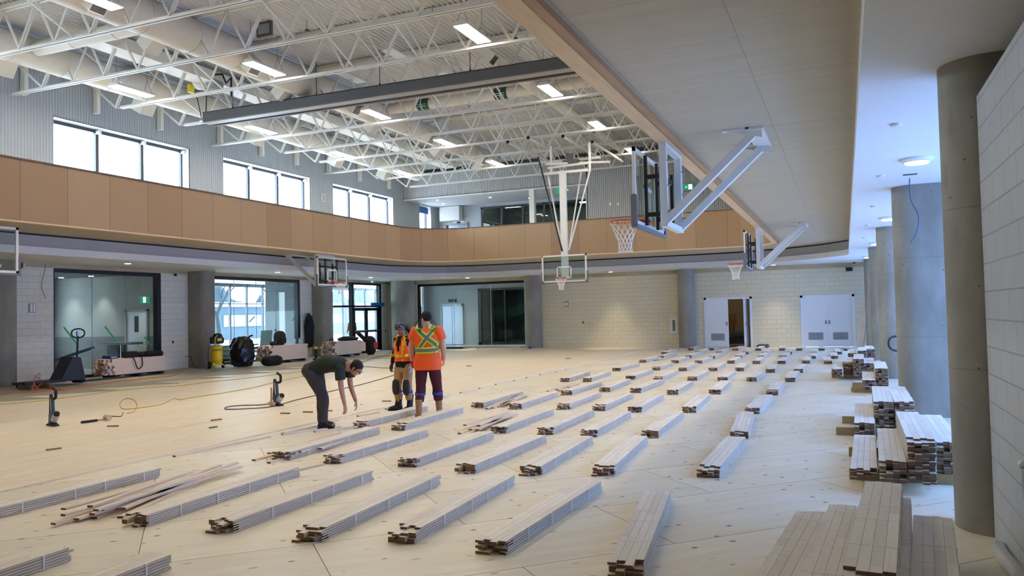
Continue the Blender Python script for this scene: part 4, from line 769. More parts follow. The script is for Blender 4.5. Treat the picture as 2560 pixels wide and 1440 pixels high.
# ---------------------------------------------------------------- strapped flooring bundles
BW, BH, BL = .228, .10, 2.13
def m_board(name, a, b):
    m, N, L, bs = nodemat(name); tc = N.new('ShaderNodeTexCoord'); oi = N.new('ShaderNodeObjectInfo'); sp = N.new('ShaderNodeSeparateXYZ'); L.new(tc.outputs['Object'], sp.inputs[0])
    row = mathn(N, L, 'FLOOR', mathn(N, L, 'DIVIDE', mathn(N, L, 'ADD', sp.outputs[0], .114), .057)); cb = N.new('ShaderNodeCombineXYZ'); L.new(row, cb.inputs[0])
    sh = N.new('ShaderNodeTexWhiteNoise'); sh.noise_dimensions = '2D'; c1 = N.new('ShaderNodeCombineXYZ'); L.new(row, c1.inputs[0]); L.new(mathn(N, L, 'MULTIPLY', oi.outputs['Random'], 97), c1.inputs[1]); L.new(c1.outputs[0], sh.inputs['Vector'])
    seg = mathn(N, L, 'FLOOR', mathn(N, L, 'DIVIDE', mathn(N, L, 'ADD', sp.outputs[1], mathn(N, L, 'MULTIPLY', sh.outputs['Value'], 3.0)), .75)); L.new(seg, cb.inputs[1]); L.new(mathn(N, L, 'MULTIPLY', oi.outputs['Random'], 57), cb.inputs[2])
    wn = N.new('ShaderNodeTexWhiteNoise'); wn.noise_dimensions = '3D'; L.new(cb.outputs[0], wn.inputs['Vector'])
    c = mixc(N, L, wn.outputs['Value'], lin(a), lin(b)); gm = N.new('ShaderNodeMapping'); gm.inputs['Scale'].default_value = (28, 1.4, 10); L.new(tc.outputs['Object'], gm.inputs[0])
    n = N.new('ShaderNodeTexNoise'); n.inputs['Scale'].default_value = 1.5; n.inputs['Detail'].default_value = 5; L.new(gm.outputs[0], n.inputs[0]); c = mixc(N, L, mathn(N, L, 'MULTIPLY', ramp(N, L, n.outputs[0], .5, .8), .3), c, lin((206,180,156)))
    # joints between boards and the butt joints along them
    fx = mathn(N, L, 'FRACT', mathn(N, L, 'DIVIDE', mathn(N, L, 'ADD', sp.outputs[0], .114), .057)); e1 = ramp(N, L, mathn(N, L, 'ABSOLUTE', mathn(N, L, 'SUBTRACT', fx, .5)), .475, .492)
    fy = mathn(N, L, 'FRACT', mathn(N, L, 'DIVIDE', mathn(N, L, 'ADD', sp.outputs[1], mathn(N, L, 'MULTIPLY', sh.outputs['Value'], 3.0)), .75)); e2 = ramp(N, L, mathn(N, L, 'ABSOLUTE', mathn(N, L, 'SUBTRACT', fy, .5)), .4965, .4985)
    c = mixc(N, L, mathn(N, L, 'MULTIPLY', mathn(N, L, 'MAXIMUM', e1, e2), .55), c, lin((110,88,70))); L.new(c, bs.inputs['Base Color']); bs.inputs['Roughness'].default_value = .55; bs.inputs['Specular IOR Level'].default_value = .3; return m
BRD = m_board('sawn_maple', (250,242,226), (238,224,204)); STRAPM = mat('white_strap', (244,244,240), .8); ENDG = mat('end_grain', (126,96,74), .7)
def make_bundle(sd, nl=5, L_=BL, strap=True):
    rnd = random.Random(sd); t = thing('flooring_bundle', 'x', 'bundle', (0, 0, 0)); th = .0196
    for l in range(nl):
        mb = MB(); en = MB()
        for c in range(4):
            s0 = rnd.choice((0, 0, .02, .05, .09, .12, -.04)); s1 = rnd.choice((0, 0, 0, .02, -.02)); x0 = -.114+.057*c
            if l == nl-1 and rnd.random() < .25: s0 += .06
            mb.box(x0+.0006, x0+.0564, s0, L_+s1, l*th+.0008, (l+1)*th-.0008)
            mb.box(x0+.02, x0+.05, s0, L_+s1, l*th-.0004, (l)*th+.001) if False else None
            en.box(x0+.001, x0+.056, s0-.0015, s0+.001, l*th+.001, (l+1)*th-.001)
        # tongue line along the long sides
        mb.box(.1135, .119, .02, L_-.03, l*th+.007, l*th+.0125)
        o = ends(mb.build('board_layer', BRD, t, local=True), ENDG)
    if strap:
        ys = rnd.choice(((.45, 1.0, 1.62), (.38, .85, 1.3, 1.75), (.5, 1.05, 1.4, 1.9)))
        for y in ys:
            s = MB(); h = nl*th; s.box(-.1165, .1215, y, y+.012, h-.0008, h+.0004).box(.1185, .1215, y, y+.012, 0.001, h-.0006); s.build('strap', STRAPM, t, local=True)
    return freeze(t)
PROTO = [make_bundle(k) for k in range(7)]
used = [False]*7
rowN = ['front', 'second', 'third', 'fourth', 'fifth', 'sixth', 'seventh', 'eighth', 'ninth', 'tenth', 'eleventh', 'twelfth']
ordn = 'first second third fourth fifth sixth seventh eighth ninth tenth eleventh twelfth thirteenth'.split()
def put_bundle(x, y, z, ang, label, group, k=None):
    k = random.randrange(7) if k is None else k
    if used[k]: t = copy_tree(PROTO[k])
    else: t = PROTO[k]; used[k] = True
    t.location = (x, y, z); t.rotation_euler = (0, 0, -math.radians(ang)); t['label'] = label; t['group'] = group; t['category'] = 'bundle'; return t
def ux(pxl, pyl):   # floor point under a direction given by the survey of the hall (eye height, f)
    d = rr*((pxl-1280)/FPX) - uu*((pyl-720)/FPX) + fw; s = -EYE/d.z; return d.x*s, d.y*s
RB = [
 [(-6.62,2.05,-6), (-5.28,1.95,-2), (-4.42,2.05,-2)],
 [(-7.1,4.45,-1.7)]+[(*ux(a, b), c) for a, b, c in ((340,1315,-2.6),(550,1332,-1),(768,1355,-2.5),(1003,1358,-1.9),(1230,1384,2.0),(1563,1446,-6.7))],
 [(*ux(a, b), c) for a, b, c in ((705,1149,-2),(828,1159,0),(1016,1168,.5),(1164,1183,.6),(1325,1189,-1.9),(1507,1190,-3.6),(1770,1194,.5))],
 [(*ux(a, b), c) for a, b, c in ((897,1070,-2),(995,1076,-2),(1246,1083,-1),(1362,1087,-1),(1471,1093,-1.5),(1625,1095,-1.7),(1848,1098,-4))],
 [(*ux(a, b), c) for a, b, c in ((1194,1020,-2),(1287,1023,-1),(1407,1024,-1),(1497,1027,-1),(1587,1031,-2),(1722,1032,-2),(1880,1035,1))],
]
def px(x, y): return None
# the rows behind, read off the floor plan: x positions of the near ends along rows 2.7 m apart
FAR = [
 [(1415,988),(1512,980),(1588,982),(1681,987),(1787,986),(1930,988)],
 [(1411,955),(1467,955),(1576,949),(1645,952),(1730,952),(1806,953),(1879,954),(1975,955)],
 [(1541,928),(1640,926),(1706,928),(1782,928),(1849,928),(1926,932),(1996,932)],
 [(1606,907),(1687,908),(1746,909),(1827,909),(1891,910),(1954,910),(2015,909),(2070,910)],
 [(1652,896),(1720,895),(1779,897),(1846,896),(1901,896),(1958,896),(2030,897),(2086,897)],
 [(1660,886),(1746,885),(1797,885),(1863,886),(1914,886),(1972,886),(2034,886),(2097,886)],
 [(1727,876),(1777,876),(1838,877),(1895,877),(1955,877),(1998,877),(2054,877),(2117,877)]]
G_B = 'strapped flooring bundles set out on the plywood'
for r, row in enumerate(RB):
    for c, (x, y, a) in enumerate(row):
        w = '%s from the left' % ordn[c] if c < len(row)/2 else ('%s from the right' % ordn[len(row)-1-c] if len(row)-1-c else 'rightmost')
        put_bundle(x, y, 0, a, 'flooring bundle on the plywood, %s in the %s row from the camera' % (w, rowN[r]), G_B, (r*3+c*2) % 7)
for r, row in enumerate(FAR):
    for c, q in enumerate(row):
        x, y = ux(*q); w = '%s from the left' % ordn[c] if c < len(row)/2 else ('%s from the right' % ordn[len(row)-1-c] if len(row)-1-c else 'rightmost')
        put_bundle(x, min(y, 34.1), 0, random.Random(r*31+c).uniform(-3, 1.5), 'flooring bundle on the plywood, %s in the %s row from the camera' % (w, rowN[r+5]), G_B, (r*3+c*5) % 7)
# ---------------------------------------------------------------- stacks of bundles at the right
SL = mat('sleeper_wood', (168,146,104), .7, noise=.15, nscale=5)
def stack(x, y, n, ang, nm, base=.1, off=None):
    for k in range(n):
        o = (random.Random(int(x*99)+k*7+int(y*13)).uniform(-.03, .03))
        put_bundle(x+.114*1+(.05 if 'tall pile at the bottom' in nm and k < 3 else 0), y+o, base+k*.0985, ang, 'flooring bundle, %s in the %s' % (('topmost' if k == n-1 else 'lowest' if k == 0 else '%s from bottom' % ordn[k]), nm), 'bundles stacked along the right side', (k*2+int(abs(x)*10)+int(y)) % 7)
stack(-.06, 3.98, 4, 4, 'tall pile at the bottom right of the photo')
stack(-.30, 4.05, 2, 4, 'low pile just left of the tall front pile'); stack(-.545, 3.75, 2, 5, 'leftmost low pile of the front group')
stack(.205, 3.86, 2, 4.6, 'low right pile of the front group')
stack(-.01, 8.05, 1, 1.5, 'single layer at the left of the second group'); stack(.235, 8.0, 2, 1.5, 'second pile from left of the second group'); stack(.475, 8.02, 4, .5, 'tallest pile of the second group'); stack(.76, 8.6, 3, .5, 'rightmost pile of the second group by the pier')
stack(.29, 11.1, 4, 1, 'left tall pile of the third group'); stack(.53, 11.1, 4, .5, 'right tall pile of the third group'); stack(.05, 10.5, 2, 1, 'low pile at the left of the third group')
stack(.49, 16.9, 4, 1, 'tall pile of the fourth group'); stack(.25, 16.6, 2, 1, 'low pile of the fourth group')
stack(-.34, 19.4, 2, 1, 'lowest pile of the fifth group'); stack(-.11, 20.2, 3, 0, 'second pile from the left of the fifth group'); stack(.12, 19.9, 4, 1, 'tallest pile of the fifth group'); stack(.35, 19.95, 3, 1, 'right pile of the fifth group')
stack(.02, 24.2, 3, 0, 'left pile of the farthest group'); stack(.26, 23.6, 4, 1, 'middle pile of the farthest group'); stack(.5, 24.5, 4, 0, 'right pile of the farthest group')
for k, (x0, x1, y, nm) in enumerate(((-.5,.40,4.6,'under the front group'), (-.3,.60,5.7,'under the far end of the front group'), (-.02,1.0,8.6,'under the second group'), (-.02,1.0,9.9,'at the back of the second group'), (-.17,.8,11.5,'nearer of two poking out left of the third group'), (-.10,.8,12.65,'farther of two poking out left of the third group'), (.05,.72,17.2,'nearer of two under the fourth group'), (.08,.72,18.3,'farther of two under the fourth group'), (-.35,.6,20.6,'nearer of two under the fifth group'), (-.35,.6,21.6,'farther of two under the fifth group'), (.0,.72,25.0,'under the farthest group'), (.0,.72,26.1,'at the back of the farthest group'))):
    tag(MB().box(x0, x1, y-.045, y+.045, 0.0005, .098).build('timber_sleeper', SL, bevel=.004), 'rough timber sleeper %s' % nm, 'timber', 'timber sleepers under the stacks')
# ---------------------------------------------------------------- loose boards
LB = mat('loose_board', (236,218,196), .55, noise=.12, nscale=3, stretch=(1,1,1))
def board_th(label, grp, a, b, z0=.0, z1=None, w=.057, t=.0185, name='loose_board', m=None, tilt=0):
    z1 = z0 if z1 is None else z1; mb = MB(); A = Vector((a[0], a[1], z0+t/2+.0005)); B = Vector((b[0], b[1], z1+t/2+.0005)); d = (B-A).normalized(); mb.beam(A, B, w, t)
    s = Vector((0,0,1)).cross(d).normalized(); mb.beam(A+s*(w/2+.002)+d*.01, B+s*(w/2+.002)-d*.01, .006, .006)
    o = ends(mb.build(name, m or LB), ENDG, d)
    return tag(o, label, 'board', grp)
def pile(nm, n, c, L_, ang, sd, spread=.18, zmax=.09, ja=4):
    rnd = random.Random(sd)
    for k in range(n):
        a = math.radians(ang+rnd.uniform(-ja, ja)); l = L_*rnd.uniform(.45, 1.0); cx = c[0]+rnd.uniform(-spread, spread); cy = c[1]+rnd.uniform(-.35, .35); z = zmax*(k/n)
        z = .0195*int(k*zmax/.0195/n)
        board_th('loose strip in the %s, %s one up' % (nm, (ordn+['fourteenth','fifteenth','sixteenth','seventeenth','eighteenth','nineteenth','twentieth'])[k]), 'loose strips in the %s' % nm, (cx-math.sin(a)*l/2, cy-math.cos(a)*l/2), (cx+math.sin(a)*l/2, cy+math.cos(a)*l/2), z)
pile('scattered pile at the lower left', 13, (-6.35,5.75), 2.3, -12, 3, .22, .10, 12)
pile('pile at the feet of the bending person', 11, (-6.55,8.75), 2.2, -6, 5, .2, .08, 7)
pile('pile before the two standing people', 9, (-5.2,11.4), 2.2, -4, 6, .16, .08, 5)
pile('pile right of the standing pair', 8, (-6.0,14.2), 2.4, -5, 8, .2, .06, 6)
pile('low pile beyond the standing pair', 7, (-5.9,17.2), 2.2, -4, 9, .22, .05, 6)
pile('far low pile beside the laid floor', 6, (-6.2,27.5), 2.4, -3, 10, .3, .05, 6)
pile('boards along the far glass wall', 9, (-15.6,35.3), 3.2, 84, 12, .5, .12, 5)
rnd = random.Random(21)
seq = 0
for k in range(16):
    y = 7.6+1.0*k; x = -7.92+rnd.uniform(0, .14); l = rnd.uniform(.5, 1.3)
    board_th('loose flooring strip lying along the edge of the laid floor, %s from the camera' % (ordn+['fourteenth','fifteenth','sixteenth'])[k], 'strips along the laid floor edge', (x, y), (x+rnd.uniform(-.06, .1), y+l))
for k, (a, b, z0, z1, l) in enumerate((((-5.75,6.75),(-5.35,7.25),.02,.10,'short strip crossing the near bundle, leaning up'), ((-7.75,9.5),(-7.35,10.4),0,.0,'short strip just left of the bending person'), ((-6.9,9.15),(-6.6,9.75),.12,.12,'short strip on top of the pile beside the bending person'))):
    board_th('%s, pale flooring' % l, None, a, b, z0, z1)
for k, (x, y, a, l) in enumerate(((-9.96,7.4,0,'on the seam nearest the camera at left'), (-9.96,10.4,0,'on the seam before the hose'), (-9.4,11.5,1.2,'three dark offcuts, left one'), (-9.1,11.75,1.1,'three dark offcuts, middle one'), (-8.85,12.0,1.2,'three dark offcuts, right one'), (-11.6,23.5,.8,'lone dark scrap in the middle of the laid floor'), (-9.5,27.5,.4,'lone dark scrap far out on the laid floor'), (-11.2,9.4,1.0,'beside the mallet'), (-8.6,13.6,1.0,'beside the white offcut near the bending person'), (-7.2,34.0,.5,'by the far wall near the round column'))):
    board_th('small flooring scrap, %s' % l, 'small scraps', (x, y), (x+.18*math.sin(a+.3), y+.18*math.cos(a+.3)), .02 if x < -8 else 0, None, .05, .019, 'wood_scrap', mat('scrap_wood', (150,118,94), .6))
# leaning boards by the far right pier
for k, (x, l) in enumerate(((.42,1.5),(.55,1.9),(.62,1.35))):
    tag(MB().beam((x, 35.6, 0.02), (x+.24, 34.92 if False else 36.3, l), .1, .02).build('leaning_board', LB), 'pale board leaning in the far right corner, %s of three' % ('left' if k == 0 else 'tallest' if k == 1 else 'right'), 'board', 'boards leaning in the far corner')
# ---------------------------------------------------------------- pallets of boards by the glass
ENDG2 = mat('end_grain_pale', (158,126,98), .7, noise=.2, nscale=50)
BRD2 = mat('stacked_maple', (236,212,188), .55, noise=.12, nscale=3, stretch=(8, .8, 30))
DKW = mat('pallet_dark', (40,38,36), .7)
def lumber(label, x0, y0, x1, y1, h, sd, face='x'):
    # boards run along the glass (y); ragged dark ends towards the camera
    rnd = random.Random(sd); t = thing('lumber_stack', label, 'lumber stack', ((x0+x1)/2, (y0+y1)/2, 0)); n = int(h/.098)
    p = MB()
    for yy in (y0+.25, (y0+y1)/2, y1-.2): p.box(x0, x1, yy-.06, yy+.06, 0, .07)
    p.box(x0, x1, y0+.1, y1-.1, .07, .095).build('pallet', DKW, t)
    for l in range(n):
        z = .097+.098*l; mb = MB(); en = MB(); x = x0
        while x < x1-.05:
            s = rnd.uniform(-.22, .12)
            for j in range(5):
                q = s+rnd.uniform(-.05, .05); e = rnd.uniform(-.05, .06); w = .0565; mb.box(x, x+w, y0+q, y1+e, z+.0196*j+.0008, z+.0196*(j+1)-.0008); en.box(x+.001, x+w-.001, y0+q-.002, y0+q+.001, z+.0196*j+.001, z+.0196*(j+1)-.001)
            x += .0572
        o = ends(mb.build('board_course', BRD2, t), ENDG2)
        s = MB()
        for yy in (y0+.5, y0+1.0, y0+1.5, y0+1.95):
            if yy < y1: s.box(x1-.001, x1+.004, yy+(l % 3)*.12, yy+(l % 3)*.12+.01, z, z+.095)
        s.build('strap', STRAPM, t)
    return t
lumber('long stack of flooring boards on a pallet before the leftmost glass wall', -21.6, 17.75, -20.95, 19.9, .52, 3)
lumber('stack of flooring boards on a pallet before the second glass wall', -21.2, 24.6, -20.5, 26.8, .62, 4)
lumber('stack of flooring boards on a pallet beside the red and black bag', -21.1, 28.6, -20.4, 30.6, .60, 5)
lumber('farthest stack of boards, half hidden behind the red and black bag', -21.9, 31.5, -21.3, 33.3, .58, 6)
# wrapped sheets behind the second glass wall
t = thing('sheet_stack', 'plastic-wrapped stack of sheets behind the second glass wall', 'sheet stack', (-24.6, 26.5, -.03)); rnd = random.Random(4)
for k in range(11):
    a = rnd.uniform(-.12, .12); MB().box(-25.2+a, -24.1+a, 25.2+rnd.uniform(-.2,.2), 27.9+rnd.uniform(-.3,.2), -.03+.062*k, .03+.062*k).build('sheet', mat('sheet_%d' % (k % 3), ((150,160,156),(128,124,112),(176,186,186))[k % 3], .5), t)
tag(MB().obox((-24.3, 28.75, .60), .03, .75, 1.25, Matrix.Rotation(.1, 3, 'Y')).build('upright_panel', mat('pale_panel', (150,168,160), .5)), 'pale green panel standing upright behind the second glass wall', 'panel')
# ---------------------------------------------------------------- pallet jack
JK = mat('jack_black', (36,36,38), .45)
t = thing('pallet_jack', 'black pallet jack with a looped handle before the leftmost glass wall', 'pallet jack', (-20.6, 15.5, 0))
c = Vector((-20.6, 15.9, 0))
MB().prism([(15.55,.1),(16.35,.1),(16.2,.75),(15.95,.78)], -20.85, -20.35, 'x').build('mast_housing', JK, t, bevel=.01)
for s in (-.2, .2): MB().box(-20.6+s-.08, -20.6+s+.08, 14.5, 15.7, .09, .16).build('fork', JK, t, bevel=.008)
for s in (-.2, .2): MB().cyl((-20.6+s-.06, 14.65, .05), (-20.6+s+.06, 14.65, .05), .045, n=14).build('fork_roller', RUB, t, smooth=True)
for s in (-1, 1): MB().cyl((-20.6+s*.06, 16.3, .11), (-20.6+s*.16, 16.3, .11), .11, n=20).build('steer_wheel', RUB, t, smooth=True)
MB().box(-20.68, -20.52, 16.15, 16.3, .2, .62).cyl((-20.6, 16.22, .3), (-20.6, 16.22, .7), .05, n=12).build('pump', JK, t)
MB().cyl((-20.6, 16.25, .5), (-20.6, 16.3, 1.45), .028, n=12).build('handle_shaft', JK, t, smooth=True)
MB().tube([(-20.6+.27*math.cos(a)*(1), 16.3, 1.44+.13*math.copysign(abs(math.sin(a))**.8, math.sin(a))) for a in [2*PI*k/24 for k in range(24)]], .02, 8, closed=True).build('handle_loop', JK, t, smooth=True); MB().box(-20.63, -20.57, 16.26, 16.33, 1.36, 1.5).build('grip_label', STEEL, t)
for k, (x, y, l) in enumerate(((-20.2, 14.5, 'left'), (-20.0, 14.9, 'right'))): tag(MB().box(x-.35, x+.15, y-.06, y+.06, 0, .1).build('wood_block', mat('block_wood', (120,98,72), .7)), 'dark wooden block lying under the pallet jack forks, the %s one' % l, 'block')
tag(MB().box(-20.55, -20.45, 16.42, 18.0, .02, .075).build('steel_bar', JK), 'flat black bar on the floor between the pallet jack and the board stack', 'bar')
# ---------------------------------------------------------------- compressors
YEL = mat('compressor_yellow', (240,196,20), .4)
def compressor(label, x, y, rz, word):
    t = thing('air_compressor', label, 'compressor', (x, y, 0), rz)
    MB().lathe([(.06,.16),(.16,.18),(.205,.25),(.21,.35),(.21,.68),(.20,.76),(.15,.82),(.05,.84)], (0,0,0), 28).build('tank', YEL, t, smooth=True, local=True)
    MB().box(-.17, .17, -.14, .14, .1, .2).build('base_bracket', YEL, t, bevel=.01, local=True)
    MB().box(-.19, .2, -.16, .18, .88, 1.14).ball((.05,.02,1.16), .17, .15, .1).cyl((-.22,-.05,1.0),(.24,-.05,1.0), .11, n=16).build('pump_cover', BLACK, t, smooth=True, bevel=.02, local=True)
    MB().tube(smoothpath([(-.06,-.2,.8),(-.1,-.24,.95),(-.07,-.22,1.12),(0,-.19,1.2)]), .017, 8).tube(smoothpath([(-.06,-.2,.8),(.08,-.22,.83),(.18,-.14,.84)]), .017, 8).build('carry_frame', YEL, t, smooth=True, local=True)
    for s in (-1, 1): MB().cyl((s*.2,.05,.12),(s*.27,.05,.12), .125, n=22).cyl((s*.19,.05,.12),(s*.28,.05,.12), .045, n=12).build('wheel', RUB, t, smooth=True, local=True)
    MB().beam((.15,-.1,.18),(.3,-.2,.02),.03,.03).beam((-.15,-.1,.18),(-.1,-.2,.02),.03,.03).build('foot', YEL, t, local=True)
    MB().box(.0,.16,-.165,-.155,.98,1.08).build('cover_label', mat('label_yellow', (226,200,70), .5), t, local=True)
    MB().cyl((-.2,-.12,.86),(-.2,-.17,.86),.035,n=14).cyl((-.12,-.12,.86),(-.12,-.17,.86),.035,n=14).build('gauge', STEEL, t, smooth=True, local=True)
    text(word, .115, BLACK, t, Vector((0,-.214,.66)), basis((1,0,0),(0,0,1)), 'tank_lettering', .002, sx=.8)
    return t
compressor('yellow air compressor with a black top beside the black garbage bag', -20.9, 22.1, math.radians(56), 'DEWALT')
compressor('farther yellow air compressor with a black top right of the glazed doors', -21.3, 36.1-.55, math.radians(38), 'DEWALT')
# ---------------------------------------------------------------- bags and clothing
def blob(name, m, c, r, sd, parent=None, amp=.18, n=32, mm=20, squash=None, smooth=True):
    rnd = random.Random(sd); ph = [(rnd.uniform(1,6), rnd.uniform(1,6), rnd.uniform(0,6)) for _ in range(7)]; mb = MB(); mb.ball((0,0,0), 1, 1, 1, n, mm); v = []; pw_ = lambda t_: math.copysign(abs(t_)**.72, t_)
    for p in mb.v:
        p = Vector(p); w = sum(math.sin(a*p.x*2+k)*math.cos(b*p.z*2+k*1.7)*math.sin(a*p.y+k) for a, b, k in ph)/3
        q = Vector((pw_(p.x), pw_(p.y), pw_(p.z)))*(1+amp*w); q = Vector((q.x*r[0], q.y*r[1], max(q.z, -.9)*r[2])); v.append(tuple(q+Vector(c)))
    mb.v = v; return mb.build(name, m, parent, smooth=smooth)
GB = mat('garbage_plastic', (14,15,20), .28); FAB = mat('black_fabric', (20,20,22), .85)
t = thing('garbage_bag', 'shiny black garbage bag standing beside the yellow compressor', 'bag', (-20.7, 23.2, 0)); blob('bag_body', GB, (-20.75,23.25,.52), (.36,.42,.58), 2, t, .16); MB().tube(smoothpath([(-20.7,23.45,1.0),(-20.65,23.55,1.1),(-20.6,23.65,1.13)]), .035, 6).tube(smoothpath([(-20.7,23.1,1.0),(-20.75,23.0,1.07)]), .03, 6).build('tied_top', GB, t)
t = thing('duffel_bag', 'long black duffel bag on the floor before the second board stack', 'bag', (-19.9, 23.9, 0)); blob('bag_body', FAB, (-19.9,23.9,.16), (.2,.5,.19), 5, t, .1); MB().tube(smoothpath([(-19.78,23.75,.28),(-19.74,23.85,.36),(-19.74,24.05,.36),(-19.78,24.15,.28)]), .014, 6).build('carry_handle', mat('strap_grey', (120,118,114), .7), t)
t = thing('tool_bag', 'black shoulder bag on the leftmost board stack, its strap hanging down', 'bag', (-21.05, 18.5, .6)); MB().box(-21.2, -20.98, 18.3, 18.75, .60, .80).build('bag_body', FAB, t, bevel=.03); MB().ball((-21.1, 18.95, .68), .13, .15, .09).build('side_pouch', FAB, t, smooth=True); MB().tube(smoothpath([(-20.99,18.5,.68),(-20.92,18.55,.55),(-20.91,18.65,.28),(-20.91,18.75,.24),(-20.92,18.87,.35),(-20.96,18.88,.62)]), .016, 6).build('shoulder_strap', FAB, t)
t = thing('folded_jacket', 'dark folded jacket lying on the right end of the leftmost board stack', 'jacket', (-21.2, 19.5, .6)); blob('cloth_body', FAB, (-21.2,19.5,.67), (.22,.40,.10), 8, t, .2)
for k, (x, y, z, l) in enumerate(((-21.35,17.95,.605,'farther of two on the leftmost board stack'), (-21.05,17.85,.605,'nearer of two on the leftmost board stack'), (-20.3,29.6,.0,'on the floor before the third board stack'), (-14.1,35.7,.0,'beside the foot of the far round column'))):
    t = thing('boot_cover_box', 'small blue cardboard box, %s' % l, 'box', (x, y, z)); MB().box(x-.07, x+.07, y-.16, y+.16, z, z+.09).build('carton', mat('navy_carton', (40,50,110), .5), t, bevel=.004); MB().box(x+.07, x+.072, y-.1, y+.1, z+.03, z+.06).build('carton_stripe', mat('carton_white', (210,214,224), .5), t)
t = thing('backpack', 'black backpack standing on the second board stack', 'backpack', (-20.85, 25.5, .69)); blob('pack_body', FAB, (-20.85,25.5,.95), (.16,.27,.30), 3, t, .1); MB().box(-20.70,-20.64,25.36,25.66,.75,.98).build('front_pocket', FAB, t, bevel=.03); MB().tube(smoothpath([(-20.9,25.4,1.2),(-20.88,25.3,1.31),(-20.9,25.25,1.24)]), .014, 6).build('top_loop', FAB, t)
t = thing('cap', 'black cap lying beside the backpack on the second board stack', 'cap', (-20.8, 25.05, .69)); blob('crown', FAB, (-20.8,25.05,.76), (.12,.15,.09), 9, t, .08)
t = thing('thermos', 'steel thermos cup on the second board stack', 'cup', (-20.7, 26.25, .69)); MB().lathe([(.035,0),(.042,.2),(.04,.21)], (-20.7,26.25,.69), 16).build('cup_body', STEEL, t, smooth=True)
t = thing('water_bottle', 'clear water bottle right of the steel cup on the second board stack', 'bottle', (-20.7, 26.55, .69)); MB().lathe([(.035,0),(.036,.16),(.02,.2),(.012,.22)], (-20.7,26.55,.69), 14).build('bottle_body', mat('bottle_plastic', (176,196,206), .15), t, smooth=True); MB().lathe([(.014,0),(.014,.02)], (-20.7,26.55,.91), 10).build('cap', WP, t)
t = thing('hung_coat', 'black coat hanging on the block wall between the second glass wall and pier', 'coat', (XL, 29.5, 1.2)); blob('coat_body', FAB, (XL+.17,29.48,1.12), (.10,.26,.78), 6, t, .14); MB().lathe([(.02,0),(.02,.08)], (XL, 29.45, 1.92), 8, (1,0,0)).build('hook', STEEL, t)
t = thing('nail_gun', 'dark tool with a yellow grip standing by the second board stack', 'tool', (-20.2, 26.95, 0)); MB().box(-20.28,-20.12,26.85,27.08,0,.06).box(-20.24,-20.16,26.92,27.0,.06,.45).build('tool_body', BLACK, t, bevel=.01); MB().box(-20.25,-20.15,26.86,27.02,.45,.55).build('tool_grip', mat('grip_yellow', (206,190,60), .5), t, bevel=.01)
t = thing('canvas_bag', 'tall black and red bag leaning on the third board stack', 'bag', (-20.15, 31.0, 0)); blob('bag_body', FAB, (-20.2,31.05,.4), (.2,.25,.45), 12, t, .08); MB().beam((-20.3,30.9,.6),(-20.5,30.4,1.05),.2,.16).build('upper_flap', FAB, t, bevel=.05); MB().box(-20.02,-19.96,30.95,31.32,.28,.55).build('red_pocket', mat('bag_red', (176,30,40), .6), t, bevel=.02)
t = thing('dark_coat', 'black coat thrown over the top of the third board stack', 'coat', (-20.75, 29.9, .68)); blob('coat_body', FAB, (-20.75,30.05,.74), (.3,.55,.13), 13, t, .22)
t = thing('headphones', 'black ear defenders on the third board stack', 'ear defenders', (-20.7, 28.75, .68)); MB().tube([(-20.7, 28.75+.1*math.cos(a), .76+.1*math.sin(a)) for a in [PI*k/10 for k in range(11)]], .012, 6).build('headband', BLACK, t, smooth=True)
for s in (-1, 1): MB().ball((-20.7,28.75+s*.1,.75), .035, .035, .05).build('ear_cup', BLACK, t, smooth=True)
# fan
FM = mat('fan_wire', (92,90,86), .5); t = thing('drum_fan', 'large round wire fan behind the standing pair near the corner column', 'fan', (-19.6, 35.2, 0))
cf = Vector((-19.6,35.2,1.05)); Mx = Vector((-.35,.94,0)).normalized(); Q = Mx.to_track_quat('Z','Y').to_matrix(); g = MB()
for r in [.05*q_ for q_ in range(1, 13)]:
    for d in (-.1,.1): g.tube([cf + Q @ Vector((r*math.cos(a), r*math.sin(a), d*(1.2-r))) for a in [2*PI*k/32 for k in range(32)]], .006, 4, closed=True)
for k in range(44):
    a = 2*PI*k/44
    for d in (-.1,.1): g.tube([cf + Q @ Vector((.08*math.cos(a), .08*math.sin(a), d*1.1)), cf + Q @ Vector((.6*math.cos(a), .6*math.sin(a), d*.55))], .003, 4)
g.build('wire_guard', FM, t, fix=False)
for k in range(4):
    a = 2*PI*k/4; p0 = Vector((math.cos(a), math.sin(a), 0)); p1 = Vector((-math.sin(a), math.cos(a), 0)); MB().add([cf+Q@(p0*.08-p1*.05+Vector((0,0,.03))), cf+Q@(p0*.08+p1*.05-Vector((0,0,.03))), cf+Q@(p0*.5+p1*.2-Vector((0,0,.05))), cf+Q@(p0*.52-p1*.1+Vector((0,0,.05)))], [(0,1,2,3)]).build('blade', mat('blade_grey', (120,118,112), .5), t, fix=False)
MB().cyl(cf-Mx*.12, cf+Mx*.16, .1, n=18).build('motor', FM, t, smooth=True); MB().cyl((-19.6,35.2,.05), (-19.6,35.2,.9), .03, n=10).lathe([(.3,0),(.3,.03),(.05,.06)], (-19.6,35.2,0), 24).build('stand', BLACK, t)
